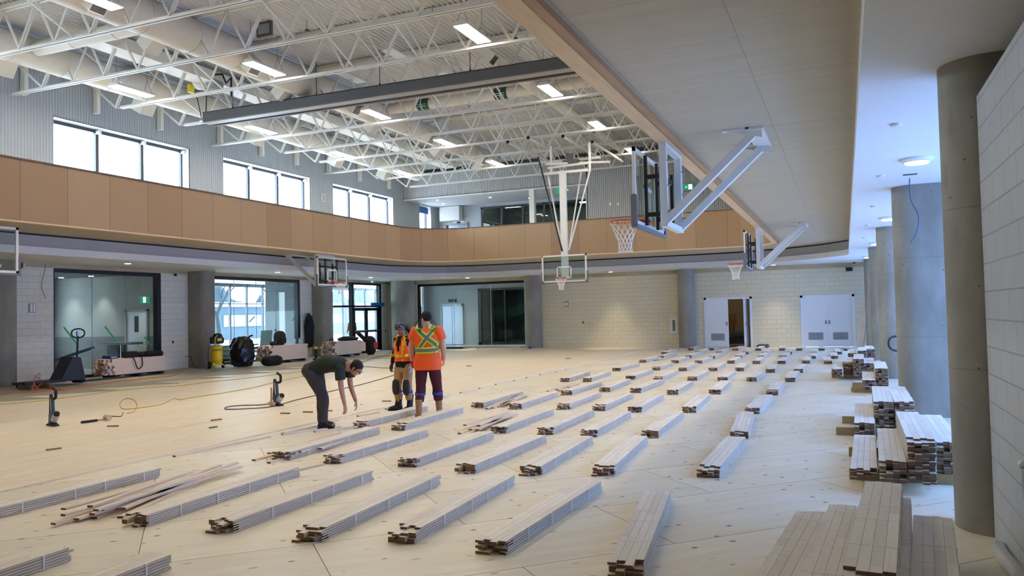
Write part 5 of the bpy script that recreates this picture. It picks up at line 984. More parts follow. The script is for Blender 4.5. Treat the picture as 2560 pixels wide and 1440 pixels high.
# ---------------------------------------------------------------- floor nailers, mallet, hoses
NB = mat('nailer_blue', (44,74,100), .4)
def nailer(label, x, y, rz, mallet=False):
    t = thing('flooring_nailer', label, 'nailer', (x, y, .019), rz)
    MB().prism([(-.17,0),(.16,0),(.16,.02),(.05,.05),(-.06,.05),(-.16,.015)], -.05, .05, 'y').build('shoe', BLACK, t, bevel=.004, local=True)
    MB().beam((-.02,0,.03),(.0,0,.2),.09,.10).beam((.0,0,.16),(.12,0,.19),.09,.12).beam((.03,0,.12),(-.0,0,.45),.05,.05).build('tool_body', NB, t, bevel=.012, local=True)
    MB().cyl((.06,0,.1),(.17,0,.2), .055, n=20).build('cylinder_barrel', mat('nailer_silver', (176,180,180), .35), t, smooth=True, local=True); MB().cyl((.13,0,.165),(.19,0,.22), .045, n=18).build('strike_cap', RUB, t, smooth=True, local=True)
    MB().beam((-.085,0,.12),(-.065,0,.52),.04,.045).beam((-.1,0,.28),(-.12,0,.1),.03,.03).build('magazine', BLACK, t, bevel=.006, local=True)
    MB().beam((-.02,0,.2),(-.045,0,.46),.035,.035).build('magazine_window', mat('nailer_white', (216,218,216), .4), t, local=True)
    MB().tube([(-.06,0,.48),(.02,0,.45),(.11,0,.46),(.14,0,.48),(.145,0,.57),(.13,0,.6),(.05,0,.63),(.02,0,.64)], .024, 10).build('looped_handle', BLACK, t, smooth=True, local=True)
    if mallet: MB().cyl((-.04,-.1,.06),(-.03,-.1,.36), .017, n=10).cyl((-.09,-.1,.05),(.06,-.1,.05), .04, n=14).build('leaning_mallet', mat('mallet_wood', (196,166,128), .6), t, smooth=True, local=True)
    return t
nailer('blue and black flooring nailer standing on the laid floor at the left', -12.3, 9.25, math.radians(-18))
nailer('blue and black flooring nailer left of the bending person, mallet leaning on it', -10.35, 12.55, math.radians(-18), True)
t = thing('rubber_mallet', 'mallet with a black grip lying right of the left nailer', 'mallet', (-11.95, 9.8, .02)); a = Vector((-12.0,9.55,.045)); b = Vector((-11.93,10.0,.045)); MB().cyl(a, a+(b-a)*.6, .022, n=10).build('grip', BLACK, t, smooth=True); MB().cyl(a+(b-a)*.6, b, .014, n=10).build('shaft', mat('mallet_wood', (196,166,128), .6), t, smooth=True); MB().cyl(b+Vector((-.06,.02,.03)), b+Vector((.07,-.02,.03)), .045, n=16).build('head', mat('mallet_head', (206,190,162), .7), t, smooth=True)
tag(MB().obox((-8.72,13.15,.027), .06, .22, .014).build('white_offcut', WP), 'small white block on the laid floor right of the bending person', 'offcut'); tag(MB().obox((-9.3,9.75,.028), .05, .14, .016).build('pencil_box', mat('teal_box', (70,110,124), .5)), 'small teal block on the laid floor left of the bending person', 'block')
def fx(pxl, pyl, z=.02):
    d = rr*((pxl-1280)/FPX) - uu*((pyl-720)/FPX) + fw; s = (z-EYE)/d.z; return Vector((d.x*s, d.y*s, z))
def hose(name, label, cat, pts, r, m, z=.019, k=8):
    return tag(MB().tube(smoothpath([fx(a, b, z+r) for a, b in pts], k), r, 6).build(name, m, smooth=True, fix=False), label, cat)
YH = mat('hose_yellow', (206,170,66), .5); OC = mat('cord_orange', (232,110,50), .5); NH = mat('hose_navy', (44,44,58), .5)
hose('air_hose', 'yellow air hose with a round loop lying on the laid floor at left', 'hose', [(318,1033),(335,1028),(343,1015),(335,1000),(318,996),(304,1002),(300,1014),(308,1022),(330,1022),(360,1018),(400,1012),(420,1004),(437,996),(450,999),(480,994),(560,982),(640,967),(700,952),(760,941)], .009, YH)
hose('air_hose', 'yellow air hose running along the left edge of the laid floor', 'hose', [(0,1011),(80,1004),(150,996),(230,985),(330,972),(440,965),(520,955),(620,945),(700,935),(770,928)], .009, YH)
hose('hose_whip', 'short dark whip hose between the mallet and the yellow hose loop', 'hose', [(258,1044),(262,1041),(275,1040),(300,1041),(306,1037),(307,1031)], .007, NH)
hose('air_hose', 'dark hose looped on the floor beside the middle nailer and running right', 'hose', [(690,1000),(675,1008),(650,1012),(610,1013),(575,1016),(562,1020),(570,1023),(610,1022),(660,1019),(690,1014),(705,1010),(740,1000),(790,988),(840,975),(900,962),(985,938),(1010,932)], .009, NH, k=6)
hose('air_hose', 'dark hose running from behind the bending person to the far compressor', 'hose', [(862,914),(890,912),(905,907),(925,898),(940,892),(965,887),(985,875)], .010, NH)
hose('air_hose', 'straight dark hose from the bending person towards the standing pair', 'hose', [(866,916),(920,917),(960,920),(1000,920)], .009, NH)
t = hose('extension_cord', 'orange extension cord coming from the yellow compressor along the left', 'cord', [(488,868),(478,895),(465,920),(440,937),(400,943),(330,949),(250,960),(180,972),(100,978),(0,987)], .010, OC, -.02)
tag(MB().tube(smoothpath([fx(a, b, -.01)+Vector((0,0,h)) for a, b, h in ((150,972,0),(110,970,.02),(100,958,.12),(85,965,.25),(88,975,.1),(105,978,.02),(80,982,.05),(95,960,.28),(100,955,.2),(90,975,.05),(115,965,.18),(125,972,.05),(160,976,0))], 6), .011, 6).build('cord_coil', OC, smooth=True, fix=False), 'tangled coil of orange cord beside the pallet jack forks', 'cord')
tag(MB().tube(smoothpath([(XL+.02,22.3,.40),(XL+.25,22.32,.42),(XL+.4,22.3,.1),(XL+.7,22.2,.0),(-21.3,22.1,.02),(-21.2,22.0,.5),(-21.15,22.0,.8)]), .009, 6).build('power_cord', BLACK, smooth=True, fix=False), 'black power cord from the block wall to the yellow compressor', 'cord')
# ---------------------------------------------------------------- things in the storeroom and side room
t = thing('carton_stack', 'tall stack of brown cartons seen through the open far door', 'carton stack', (-5.1, 38.6, 0)); rnd = random.Random(2)
for k in range(6): a = rnd.uniform(-.06,.06); MB().box(-5.35+a, -4.85+a, 38.4, 38.9, .02+.25*k, .25+.25*k).build('carton', mat('carton_brown', (186,146,98), .7), t)
t = thing('loaded_pallet', 'dark wrapped load on a pallet inside the open far door', 'pallet', (-4.5, 37.4, 0)); MB().box(-4.95,-4.1,37.2,37.9,.0,.12).build('pallet', mat('pallet_wood', (170,140,100), .7), t); MB().box(-4.95,-4.1,37.2,37.9,.12,.42).build('load', BLACK, t); blob('cloth_heap', mat('heap_grey', (70,76,80), .7), (-4.5,37.5,.52), (.36,.25,.15), 3, t, .2)
blobt = thing('rag', 'crumpled dark rag at the foot of the far wall between the doors', 'rag', (-3.35, 35.9, 0)); blob('cloth', mat('rag_blue', (78,88,96), .8), (-3.35,35.9,.07), (.26,.16,.09), 7, blobt, .25)
t = thing('bench', 'grey table on a steel leg seen through the leftmost glass wall', 'table', (-24.5, 21.2, -.03)); MB().box(-25.2,-23.8,20.9,21.5,.92,1.0).build('table_top', mat('bench_grey', (150,154,152), .5), t); MB().cyl((-24.3,21.0,-.03),(-24.3,21.0,.92), .04, n=12).build('leg', STEEL, t); MB().box(-25.15,-24.6,21.1,21.5,-.03,.9).build('cabinet', DGREY, t)
t = struct('door_6', MB().box(-24.98, -24.9, 21.72, 21.8, 0, 2.2).box(-23.9, -23.82, 21.72, 21.8, 0, 2.2).box(-24.98, -23.82, 21.72, 21.8, 2.12, 2.2), LOUV); l = MB().box(-24.9,-23.9,21.75,21.8,0,2.12).build('door_leaf', DOORW, t); MB().box(-24.5,-24.3,21.74,21.75,1.35,1.95).build('vision_panel', BLACK, l)
tag(MB().beam((-26.9,18.9,.02),(-25.2,20.6,.85),.1,.1).build('sloping_rail', mat('rail_teal', (64,92,106), .5)), 'sloping dark rail seen low through the leftmost glass wall', 'rail')
# ---------------------------------------------------------------- people
def V(*a): return Vector(a)
def ell_tube(mb, rings, n=20):
    # rings: (centre, side vector, front vector) - the two vectors carry the half widths
    v = []
    for c, a, b in rings:
        for k in range(n): t = 2*PI*k/n; v.append(c + a*math.cos(t) + b*math.sin(t))
    m = len(rings); f = [(i*n+k, i*n+(k+1) % n, (i+1)*n+(k+1) % n, (i+1)*n+k) for i in range(m-1) for k in range(n)]
    f += [tuple(range(n-1, -1, -1)), tuple(range((m-1)*n, m*n))]; mb.add(v, f)
def limb(mb, P, R, k=5, caps=True):
    pts = smoothpath(P, k); r = []
    for i in range(len(R)-1): r += [R[i]+(R[i+1]-R[i])*j/k for j in range(k)]
    r.append(R[-1]); mb.tube(pts, r, 14)
    if caps: mb.ball(P[0], R[0]*.98, n=12, m=8); mb.ball(P[-1], R[-1]*.98, n=12, m=8)
def fuse(mb, name, m, parent, vox=.006, sm=3, wr=0.0, wsc=9.0, seed=0):
    me = bpy.data.meshes.new('t'); me.from_pydata([tuple(p) for p in mb.v], [], mb.f); bm = bmesh.new(); bm.from_mesh(me); bmesh.ops.recalc_face_normals(bm, faces=bm.faces); bm.to_mesh(me); bm.free()
    o = bpy.data.objects.new('t', me); C.objects.link(o); r = o.modifiers.new('r', 'REMESH'); r.mode = 'VOXEL'; r.voxel_size = vox; s = o.modifiers.new('s', 'SMOOTH'); s.iterations = sm; s.factor = .5
    if wr > 0:
        tx = bpy.data.textures.new('w', 'CLOUDS'); tx.noise_scale = 1/wsc; d = o.modifiers.new('d', 'DISPLACE'); d.texture = tx; d.strength = wr; d.mid_level = .5; d.texture_coords = 'LOCAL'
    bpy.context.view_layer.update(); q = bpy.data.meshes.new_from_object(o.evaluated_get(bpy.context.evaluated_depsgraph_get())); bpy.data.objects.remove(o)
    q.materials.clear(); q.materials.append(m); q.polygons.foreach_set('use_smooth', [True]*len(q.polygons)); a = bpy.data.objects.new(name, q); C.objects.link(a); a.parent = parent; return a
def hand(mb, w, d, pn, th, s=1.0, curl=.5, fat=1.0):
    # w wrist, d towards the fingers, pn palm normal (fingers curl towards it), th side of the thumb
    d = d.normalized(); th = (th - d*th.dot(d)).normalized(); pn = (pn-d*pn.dot(d)-th*pn.dot(th)).normalized()
    ell_tube(mb, [(w-d*.02*s, th*.026*s*fat, pn*.021*s*fat), (w+d*.015*s, th*.032*s*fat, pn*.018*s*fat), (w+d*.06*s, th*.042*s*fat, pn*.016*s*fat), (w+d*.09*s, th*.040*s*fat, pn*.014*s*fat)], 14)
    for k, (off, ln) in enumerate(((.030,.068), (.010,.078), (-.010,.073), (-.029,.056))):
        b = w+d*(.085*s)+th*(off*s); L_ = ln*s; c = curl*(1+.12*k); p1 = b+(d*math.cos(c*.5)+pn*math.sin(c*.5))*L_*.42; p2 = p1+(d*math.cos(c*1.3)+pn*math.sin(c*1.3))*L_*.33; p3 = p2+(d*math.cos(c*2)+pn*math.sin(c*2))*L_*.27
        mb.tube([b-d*.02*s, b, p1, p2, p3], [.0095*fat, .0095*fat, .009*fat, .0085*fat, .007*fat], 8); mb.ball(p3, .0072*fat, n=8, m=6)
    b = w+d*.03*s+th*.03*s; p1 = b+(th*.6+d*.75+pn*.25).normalized()*.04*s; p2 = p1+(th*.2+d+pn*.4).normalized()*.03*s; mb.tube([b-th*.012*s, b, p1, p2], [.014*fat, .012*fat, .0105*fat, .0085*fat], 8); mb.ball(p2, .0085*fat, n=8, m=6)
def person(name, label, loc, rz, J, cols, o):
    """J: joints in the person's frame (x to the person's right, y ahead, z up)."""
    t = thing(name, label, 'person', loc, rz, None); sk, shirt, pants, boot = cols
    H, N_, CH, PV = J['head'], J['neck'], J['chest'], J['pelvis']; hf = J['face'].normalized(); hu = J.get('hup', V(0,0,1)); hu = (hu-hf*hu.dot(hf)).normalized(); hs = hf.cross(hu)
    side = (J['sR']-J['sL']).normalized(); b = MB(); s = o.get('s', 1.0); wd = o.get('wide', 1.0); dp = o.get('deep', 1.0)
    M = Matrix((hs, hf, hu)).transposed()
    b.ball(H+hu*.025, .076, .094, .098, 20, 14, M); b.ball(H+hf*.012-hu*.045, .062, .075, .07, 16, 10, M); b.ball(H+hf*.062-hu*.088, .026, .022, .022, 10, 8, M)
    b.beam(H+hf*.088+hu*.012, H+hf*.112-hu*.028, .018, .02, side=hs); b.ball(H+hf*.106-hu*.028, .015, .013, .012, 8, 6, M); b.ball(H+hf*.09-hu*.06, .023, .012, .009, 10, 6, M); b.ball(H+hf*.078+hu*.022, .058, .02, .012, 10, 6, M)
    for q in (-1, 1): b.ball(H+hs*(q*.077)-hf*.008-hu*.012, .010, .019, .032, 10, 8, M)
    limb(b, [H-hu*.055-hf*.01, (H+N_)/2-hf*.01, N_, N_-V(0,0,.04)], [.053, .055, .062, .07])
    # trunk
    def trunk(mb, g, top=True, lo=-.1, flare=0):
        ax = (CH-PV); sp = ax.normalized(); fr = sp.cross(side).normalized()*-1; 
        if fr.dot(J['front']) < 0: fr = -fr
        pr = side
        rr_ = [(lo, .150, .105), (0, .165, .118), (.3, .150, .115), (.62, .165, .125), (.9, .185, .122), (1.08, .178, .105)]
        bow = J.get('bow', V(0,0,0))
        R_ = [(PV+ax*q+bow*(4*q*(1-q) if 0 < q < 1 else 0), pr*(a*wd+g), fr*(c*dp+g)) for q, a, c in rr_]
        if flare: R_[0] = (R_[0][0], R_[0][1]*(1+flare), R_[0][2]*(1+flare*1.5)); R_[1] = (R_[1][0], R_[1][1]*(1+flare*.8), R_[1][2]*(1+flare))
        if top: top_c = PV+ax*1.22; R_ += [(top_c, pr*(.13*wd+g), fr*(.082*dp+g)), (N_-(N_-top_c)*.2, pr*(.062+g), fr*(.062+g))]
        ell_tube(mb, R_, 24)
        return sp, fr
    sp, fr = trunk(b, -.012)
    for S_ in ('R', 'L'):
        limb(b, [J['s'+S_], J['e'+S_], J['w'+S_]], [.047*s, .041*s, .026*s], 7)
        limb(b, [J['h'+S_], J['k'+S_], J['a'+S_]], [.075, .052, .036], 6)
        hd = J.get('hd'+S_, (J['w'+S_]-J['e'+S_])); 
        hand(b, J['w'+S_], hd, J['pn'+S_], J['th'+S_], .98, o.get('curl', .5))
        f = J['t'+S_]-J['a'+S_]; b.tube([J['a'+S_], J['a'+S_]+V(0,0,-.045)+f*.3, J['t'+S_]], [.036, .036, .03], 10)
    body = fuse(b, 'body', sk, t, .0055, 3)
    # eyes and brows
    ey = MB(); br = MB()
    for q in (-1, 1): ey.ball(H+hs*(q*.032)+hf*.083+hu*.0, .012, .009, .007, 10, 6, M); br.beam(H+hs*(q*.016)+hf*.097+hu*.024, H+hs*(q*.05)+hf*.086+hu*.024, .006, .006)
    ey.build('eyes', mat('eye_dark', (40,30,26), .3), t, local=True); br.build('eyebrows', mat('brow_dark', (34,26,22), .8), t, local=True)
    # shirt
    g = MB(); trunk(g, .012, True, o.get('hem', -.18), o.get('flare', .04)); sl = o.get('sleeve', .55)
    for S_ in ('R', 'L'):
        a, e, w = J['s'+S_], J['e'+S_], J['w'+S_]
        if sl <= 1: limb(g, [a-(a-N_)*.12, a+(e-a)*.45*sl*1.0, a+(e-a)*sl], [.066*s*o.get('slw',1), .066*s*o.get('slw',1), .068*s*o.get('slw',1)], 5, False); g.ball(a, .068*s, n=14, m=10)
        else: limb(g, [a-(a-N_)*.12, e, w-(w-e)*.04], [.062*s, .052*s, .038*s], 6, False); g.ball(a, .062*s, n=14, m=10)
    sh = fuse(g, o.get('top_name', 'shirt'), shirt, t, .008, 3, .012, 7)
    # trousers
    g = MB(); ax = (CH-PV); pr = side
    ell_tube(g, [(PV+ax*.16, pr*(.158*wd), fr*(.118*dp)), (PV, pr*(.175*wd), fr*(.132*dp)), (PV-sp*.10, pr*.165*wd, fr*.125*dp), (PV-sp*.16, pr*.11, fr*.09)], 22)
    pw = o.get('pleg', 1.0)
    for S_ in ('R', 'L'):
        h, k, a = J['h'+S_], J['k'+S_], J['a'+S_]; limb(g, [h, h+(k-h)*.5, k, k+(a-k)*.5, a+(k-a)*o.get('cuff', .10)], [.103*pw, .092*pw, .076*pw, .072*pw, .070*pw*o.get('cw', 1.0)], 4, False); g.ball(h, .105*pw, n=14, m=10)
    fuse(g, 'trousers', pants, t, .008, 2, .02, 6)
    for S_ in ('R', 'L'):
        a, tp = J['a'+S_], J['t'+S_]; f = (tp-a); f.z = 0; f.normalize(); hs2 = V(0,0,1).cross(f); z0 = a.z-.085
        g = MB(); B0 = V(a.x, a.y, z0)
        ell_tube(g, [(B0+V(0,0,.30)-f*.02, hs2*.062, f*.066), (B0+V(0,0,.2)-f*.01, hs2*.056, f*.062), (B0+V(0,0,.12), hs2*.05, f*.066), (B0+V(0,0,.06)+f*.01, hs2*.045, f*.08), (B0+V(0,0,.012)+f*.01, hs2*.045, f*.08)], 18) if o.get('high', True) else g.ball(B0+V(0,0,.07), .05, n=14, m=8)
        ell_tube(g, [(B0-f*.065+V(0,0,.045), hs2*.040, V(0,0,.040)), (B0+V(0,0,.055), hs2*.046, V(0,0,.055)), (B0+f*.09+V(0,0,.045), hs2*.05, V(0,0,.045)), (B0+f*.16+V(0,0,.038), hs2*.048, V(0,0,.036)), (B0+f*.195+V(0,0,.03), hs2*.03, V(0,0,.026))], 16)
        bt = fuse(g, 'boot', boot, t, .007, 3); so = MB(); so.prism([tuple((B0+f*u+hs2*v)[:2]) for u, v in ((-.075,-.03),(-.03,-.047),(.06,-.045),(.13,-.054),(.19,-.035),(.21,0),(.19,.035),(.13,.054),(.06,.045),(-.03,.047),(-.075,.03))], z0, z0+.028); so.build('sole', RUB, bt, local=True)
    return t, body, dict(H=H, hf=hf, hu=hu, hs=hs, M=M, fr=fr, sp=sp, side=side)
def onto(o, target, off=.004):
    m_ = o.modifiers.new('fit', 'SHRINKWRAP'); m_.target = target; m_.wrap_method = 'PROJECT' if False else 'NEAREST_SURFACEPOINT'; m_.wrap_mode = 'ABOVE_SURFACE'; m_.offset = off
    bpy.context.view_layer.update(); q = bpy.data.meshes.new_from_object(o.evaluated_get(bpy.context.evaluated_depsgraph_get())); o.modifiers.clear(); o.data = q
def band(pts, w, name, m, parent, target, off=.004, nrm=None, n=14):
    # a tape laid over cloth: a strip through pts with width vector w, then fitted to the cloth
    P = smoothpath(pts, n); A = []; B = []
    mb = MB(); rows = 5
    for j in range(rows+1): A.append([p + w*(j/rows-.5) for p in P])
    for j in range(rows): mb.strip(A[j], A[j+1])
    from mathutils.bvhtree import BVHTree
    bv = BVHTree.FromObject(target, bpy.context.evaluated_depsgraph_get()); cy = sum(p.y for p in P)/len(P); sg = 1 if cy > 0 else -1; nv = []; last = 0
    for p in mb.v:
        h = bv.ray_cast(V(p[0], sg*1.2, p[2]), V(0, -sg, 0))[0]
        last = h.y if h is not None else p[1]; nv.append((p[0], last+sg*off, p[2]))
    mb.v = nv; return mb.build(name, m, parent, local=True, fix=False, smooth=True)
SKIN = mat('skin_light', (206,160,136), .5); SKIN2 = mat('skin_brown', (150,106,82), .5); SKIN3 = mat('skin_tan', (196,146,118), .5)
ORG = mat('hivis_orange', (255,96,24), .55, emit=None); LIME = mat('hivis_lime', (206,236,40), .5); SILV = mat('reflective_grey', (118,124,122), .35)
MAR = mat('maroon_fabric', (78,22,36), .85); KHA = mat('khaki_fabric', (176,146,100), .85, noise=.08, nscale=6); CHAR = mat('charcoal_fabric', (66,64,70), .85); DKG = mat('dark_green_shirt', (38,48,44), .85); BLKC = mat('black_cloth', (16,16,19), .85)
TAN = mat('tan_boot', (164,128,86), .75, noise=.12, nscale=14); BBT = mat('black_boot', (26,26,28), .6)
# --- man in the orange shirt, back to the camera, head turned left
J = dict(pelvis=V(0,0,.96), chest=V(0,.0,1.36), neck=V(0,.0,1.52), head=V(-.02,.03,1.665), face=V(-.75,.62,-.05), front=V(0,1,0),
 sR=V(.205,0,1.455), sL=V(-.205,0,1.455), eR=V(.27,.03,1.18), eL=V(-.29,.02,1.18), wR=V(.25,.14,.96), wL=V(-.30,.10,.94), pnR=V(-1,0,0), pnL=V(1,0,0), thR=V(0,1,.2), thL=V(0,1,.2),
 hR=V(.10,0,.92), hL=V(-.10,0,.92), kR=V(.14,.08,.51), kL=V(-.12,-.03,.51), aR=V(.15,.16,.085), aL=V(-.13,-.14,.085), tR=V(.19,.36,.04), tL=V(-.20,.05,.04))
t, body, I_ = person('person', 'person in an orange high-visibility shirt and maroon trousers, back to the camera', (-6.62,11.92,0), math.radians(14), J, (SKIN, ORG, MAR, TAN), dict(wide=1.28, deep=1.22, s=1.28, slw=1.15, hem=-.42, flare=.16, sleeve=.55, pleg=1.12, cuff=.42, cw=.9, curl=.6))
shirt = [c for c in t.children if c.name.startswith('shirt')][0]
H, hf, hu, hs, M = (I_[k] for k in ('H','hf','hu','hs','M'))
g = MB(); g.ball(H+hu*.045-hf*.006, .088, .104, .092, 22, 14, M); g.ball(H+hu*.02-hf*.035, .084, .078, .075, 18, 12, M); fuse(g, 'knit_hat', BLKC, t, .007, 3, .004, 30)
def vest_tapes(t, shirt, back, segs):
    for pts, w, nm in segs:
        l = band(pts, w*1.0, 'lime_tape', LIME, t, shirt, .006); band(pts, w*.52, 'reflective_stripe', SILV, t, shirt, .010)
yb = -.26
vest_tapes(t, shirt, True, [
 ([V(-.205,yb,1.13), V(-.12,yb,1.13), V(0,yb,1.13), V(.12,yb,1.135), V(.21,yb,1.145)], V(0,0,.105), 'waist'),
 ([V(-.165,-.08,1.55), V(-.11,yb,1.46), V(.0,yb,1.37), V(.12,yb,1.28), V(.21,yb,1.19)], V(.065,0,.075), 'cross'),
 ([V(.13,-.06,1.56), V(.12,yb,1.46), V(.05,yb,1.36), V(-.02,yb,1.27), V(-.09,yb,1.18)], V(.085,0,-.04), 'cross')])
g = MB(); hand(g, J['wL'], (J['wL']-J['eL']), J['pnL'], J['thL'], 1.03, .7, 1.25); limb(g, [J['wL']+V(0,0,.05), J['wL']+V(0,0,-.01)], [.042,.036], 3); gl = fuse(g, 'red_glove', mat('glove_red', (190,32,40), .7), t, .006, 2); tag(gl, 'red work glove with a black palm')
KP = mat('knee_pad', (34,36,44), .6); KB = mat('knee_strap_blue', (40,70,190), .5)
def kneepad(t, k, a, h, fdir, r=.10):
    d = (a-k).normalized(); p = MB(); c = k+fdir*.055-V(0,0,.03)
    ell_tube(p, [(c+V(0,0,.13), V(.045,0,0), V(0,.025,0)), (c+V(0,0,.09), V(.07,0,0), V(0,.045,0)), (c, V(.076,0,0), V(0,.06,0)), (c-V(0,0,.1), V(.07,0,0), V(0,.05,0)), (c-V(0,0,.15), V(.045,0,0), V(0,.03,0))], 18); kp = fuse(p, 'knee_pad', KP, t, .008, 3)
    s = MB(); q = k+d*.10; rings = []
    for z in (0, .045): rings.append([q+V(r*math.cos(2*PI*i/24), r*.98*math.sin(2*PI*i/24), -z+.012*math.sin(2*PI*i/24)) for i in range(25)])
    s.strip(rings[0], rings[1]); so = s.build('knee_strap', KB, kp, local=True, smooth=True); m_ = so.modifiers.new('th', 'SOLIDIFY'); m_.thickness = .006
for S_ in ('R', 'L'): kneepad(t, J['k'+S_], J['a'+S_], J['h'+S_], V(0,1,0), .092)
# --- person in the orange vest, head bowed
J = dict(pelvis=V(0,0,.86), chest=V(0,.01,1.22), neck=V(0,.02,1.37), head=V(.0,.075,1.50), face=V(.30,.90,-.42), hup=V(.1,.4,.9), front=V(0,1,0),
 sR=V(.165,.0,1.31), sL=V(-.165,.0,1.31), eR=V(.215,-.01,1.07), eL=V(-.225,.0,1.06), wR=V(.225,.06,.85), wL=V(-.235,.06,.84), pnR=V(-1,0,0), pnL=V(1,0,0), thR=V(0,1,.1), thL=V(0,1,.1),
 hR=V(.085,0,.82), hL=V(-.085,0,.82), kR=V(.11,.05,.47), kL=V(-.12,.04,.47), aR=V(.14,.0,.085), aL=V(-.14,.02,.085), tR=V(.24,.17,.04), tL=V(-.15,.22,.04))
t, body, I_ = person('person', 'person in an orange and yellow safety vest and khaki trousers, head bowed', (-7.48,12.58,0), math.radians(172), J, (SKIN2, BLKC, KHA, BBT), dict(wide=.95, deep=.98, s=.92, sleeve=2, hem=-.22, pleg=.98, cuff=.30, cw=.85, top_name='long_sleeve_top', curl=.4))
H, hf, hu, hs, M = (I_[k] for k in ('H','hf','hu','hs','M')); shirt = [c for c in t.children if c.name.startswith('long_sleeve')][0]
g = MB(); g.ball(H+hu*.052-hf*.004, .085, .103, .075, 22, 14, M); g.ball(H+hu*.03-hf*.04, .078, .07, .07, 18, 12, M); m_, N, L, bs = nodemat('paisley_cloth'); vo = N.new('ShaderNodeTexVoronoi'); vo.inputs['Scale'].default_value = 42; tc = N.new('ShaderNodeTexCoord'); L.new(tc.outputs['Object'], vo.inputs[0]); L.new(mixc(N, L, ramp(N, L, vo.outputs['Distance'], .5, .7), lin((28,30,40)), lin((120,130,150))), bs.inputs['Base Color']); bs.inputs['Roughness'].default_value = .8
fuse(g, 'head_scarf', m_, t, .006, 3); g = MB(); limb(g, [H-hf*.085+hu*.01, H-hf*.14-hu*.07, H-hf*.16-hu*.18, H-hf*.15-hu*.27], [.04,.045,.04,.02], 4); fuse(g, 'hair', mat('hair_black', (16,14,14), .6), t, .007, 2, .006, 20)
g = MB()
for q in (-1, 1): g.ball(H+hs*(q*.034)+hf*.106-hu*.004, .03, .005, .02, 14, 8, M)
gs = g.build('safety_lens', mat('lens_clear', (170,180,186), .15), t, local=True); g = MB()
for q in (-1, 1): g.tube([H+hs*(q*.066)+hf*.10+hu*.006, H+hs*(q*.082)+hf*.04, H+hs*(q*.08)-hf*.02-hu*.002], .004, 6)
g.beam(H+hs*.066+hf*.108+hu*.014, H-hs*.066+hf*.108+hu*.014, .006, .006).build('glasses_frame', BLACK, t, local=True)
# vest panels: two fronts and a back laid over the top
ve = MB(); n = 40; ring = []
for z, w_, d_ in ((.90,.175,.15), (.98,.178,.152), (1.08,.178,.155), (1.18,.182,.155), (1.27,.172,.145), (1.33,.135,.12)):
    ring.append([(w_*math.cos(a), d_*math.sin(a)+.005, z) for a in [2*PI*k/n for k in range(n)]])
vv = [p for r_ in ring for p in r_]; ff = []
for i in range(len(ring)-1):
    for k in range(n):
        a = 360*(k+.5)/n; zc = (ring[i][0][2]+ring[i+1][0][2])/2; gap = 4+max(0, zc-1.0)*120
        arm = zc > 1.12 and (min(abs(a-0), abs(a-360)) < (zc-1.08)*230 or abs(a-180) < (zc-1.08)*230)
        if abs(a-90) < (gap/2 if zc > 1.02 else 0) or arm: continue
        ff.append((i*n+k, i*n+(k+1) % n, (i+1)*n+(k+1) % n, (i+1)*n+k))
ve.add(vv, ff); vo_ = ve.build('safety_vest', ORG, t, local=True, fix=False, smooth=True); onto(vo_, shirt, .012); so = vo_.modifiers.new('th', 'SOLIDIFY'); so.thickness = .006; so.offset = 1
YT = mat('vest_yellow', (232,206,30), .45)
for pts, w in (([V(-.19,.15,1.01), V(-.1,.2,1.005), V(0,.2,1.0), V(.1,.2,1.005), V(.19,.15,1.01)], V(0,0,.05)), ([V(-.085,.2,.91), V(-.09,.2,1.05), V(-.10,.19,1.2), V(-.085,.12,1.33), V(-.08,.0,1.37)], V(.05,0,0)), ([V(.085,.2,.91), V(.09,.2,1.05), V(.10,.19,1.2), V(.085,.12,1.33), V(.08,.0,1.37)], V(.05,0,0))):
    band(pts, w, 'yellow_tape', YT, t, shirt, .020)
text('LOCAL 27', .055, WHT, t, V(-.262,.035,.98), basis((0,0,-1),(.1,1,0)) , 'sleeve_lettering', .002)
g = MB(); hand(g, J['wL'], (J['wL']-J['eL']), J['pnL'], J['thL'], 1.0, .4, 1.12); g2 = fuse(g, 'grey_glove', mat('glove_grey', (170,172,172), .7), t, .006, 2)
g = MB(); hand(g, J['wR'], (J['wR']-J['eR']), J['pnR'], J['thR'], 1.0, .4, 1.12); fuse(g, 'dark_glove', mat('glove_dark', (70,72,76), .7), t, .006, 2)
for S_ in ('R', 'L'): kneepad(t, J['k'+S_], J['a'+S_], J['h'+S_], V(0,1,0), .085)
# --- person bending down to the floor, seen from the side
J = dict(pelvis=V(0,-.16,.90), chest=V(0,.24,.99), neck=V(0,.42,.98), head=V(0,.55,.93), face=V(-.08,.70,-.74), hup=V(0,.78,.6), front=V(0,.2,-1), bow=V(0,0,.05),
 sR=V(.185,.36,.93), sL=V(-.185,.36,.93), eR=V(.20,.39,.64), eL=V(-.20,.36,.66), wR=V(.19,.42,.40), wL=V(-.17,.46,.45), pnR=V(-.2,-1,0), pnL=V(.2,-1,0), thR=V(-1,.2,0), thL=V(1,.2,0),
 hR=V(.10,-.16,.85), hL=V(-.10,-.16,.85), kR=V(.11,.05,.47), kL=V(-.12,-.10,.47), aR=V(.12,.03,.085), aL=V(-.12,-.09,.085), tR=V(.14,.22,.04), tL=V(-.13,.11,.04), hdR=V(0,.1,-1), hdL=V(.05,.2,-1))
J['wR'] = V(.19,.44,.38); J['wL'] = V(-.17,.46,.40)
t, body, I_ = person('person', 'person in a dark green shirt and charcoal trousers bending down over the loose strips', (-7.60,10.33,.0), math.radians(-80), J, (SKIN3, DKG, CHAR, BBT), dict(wide=1.05, deep=1.05, s=1.05, sleeve=.6, slw=1.15, hem=-.02, pleg=1.08, cuff=.05, cw=1.1, curl=.45))
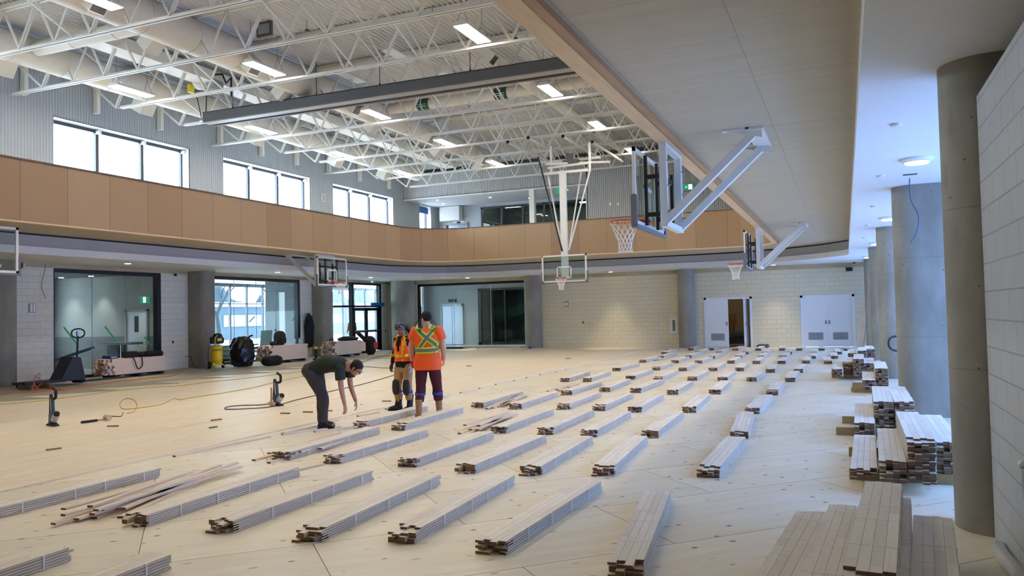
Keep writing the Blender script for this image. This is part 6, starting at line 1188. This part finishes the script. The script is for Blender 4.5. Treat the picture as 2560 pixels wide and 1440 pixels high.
H, hf, hu, hs, M = (I_[k] for k in ('H','hf','hu','hs','M'))
g = MB(); g.ball(H+hu*.045-hf*.012, .083, .10, .085, 22, 14, M); g.ball(H+hu*.0-hf*.045, .076, .062, .075, 18, 12, M); g.beam(H+hs*.076+hf*.02+hu*.03, H+hs*.078+hf*.01-hu*.03, .01, .03).beam(H-hs*.076+hf*.02+hu*.03, H-hs*.078+hf*.01-hu*.03, .01, .03); fuse(g, 'hair', mat('hair_dark', (26,20,18), .7), t, .006, 2, .004, 40)
g = MB()
for q in (-1, 1): g.tube([H+hs*(q*.034)+hf*.106+hs*(.026*math.cos(a))+hu*(.018*math.sin(a)-.004) for a in [2*PI*k/16 for k in range(16)]], .0028, 5, closed=True); g.tube([H+hs*(q*.06)+hf*.104, H+hs*(q*.081)+hf*.03, H+hs*(q*.081)-hf*.02], .003, 5)
g.build('glasses', BLACK, t, local=True)
bl = MB(); c = J['pelvis']+(J['chest']-J['pelvis'])*.14; sp = (J['chest']-J['pelvis']).normalized(); fr = I_['fr']; ell_tube(bl, [(c-sp*.02, V(.18,0,0), fr*.142), (c+sp*.02, V(.176,0,0), fr*.138)], 26); bl.build('belt', mat('belt_brown', (50,40,36), .6), t, local=True, smooth=True)
tag(MB().beam((.10,-.27,.93), (.06,-.30,.84), .014, .006).build('pocket_pencil', WHT, t, local=True), 'white pencil in the back pocket')
# --- person outside the glazed double doors
J = dict(pelvis=V(0,0,.93), chest=V(0,.01,1.31), neck=V(0,.02,1.47), head=V(.0,.04,1.61), face=V(0,1,-.1), front=V(0,1,0),
 sR=V(.18,.0,1.41), sL=V(-.18,.0,1.41), eR=V(.22,.02,1.13), eL=V(-.22,.02,1.13), wR=V(.2,.16,.98), wL=V(-.2,.16,.98), pnR=V(-1,0,0), pnL=V(1,0,0), thR=V(0,1,.1), thL=V(0,1,.1),
 hR=V(.09,0,.89), hL=V(-.09,0,.89), kR=V(.1,.03,.49), kL=V(-.1,.0,.49), aR=V(.1,.0,.085), aL=V(-.1,-.04,.085), tR=V(.12,.2,.04), tL=V(-.12,.16,.04))
t, body, I_ = person('person', 'person in a dull orange top standing beyond the glazed double doors', (-23.9,35.0,-.03), math.radians(60), J, (SKIN3, mat('dull_orange', (196,96,60), .8), CHAR, BBT), dict(sleeve=2, top_name='jacket'))
H, hf, hu, hs, M = (I_[k] for k in ('H','hf','hu','hs','M')); g = MB(); g.ball(H+hu*.05, .09, .105, .08, 18, 12, M); fuse(g, 'hard_hat', mat('hat_white', (220,220,216), .4), t, .008, 2)
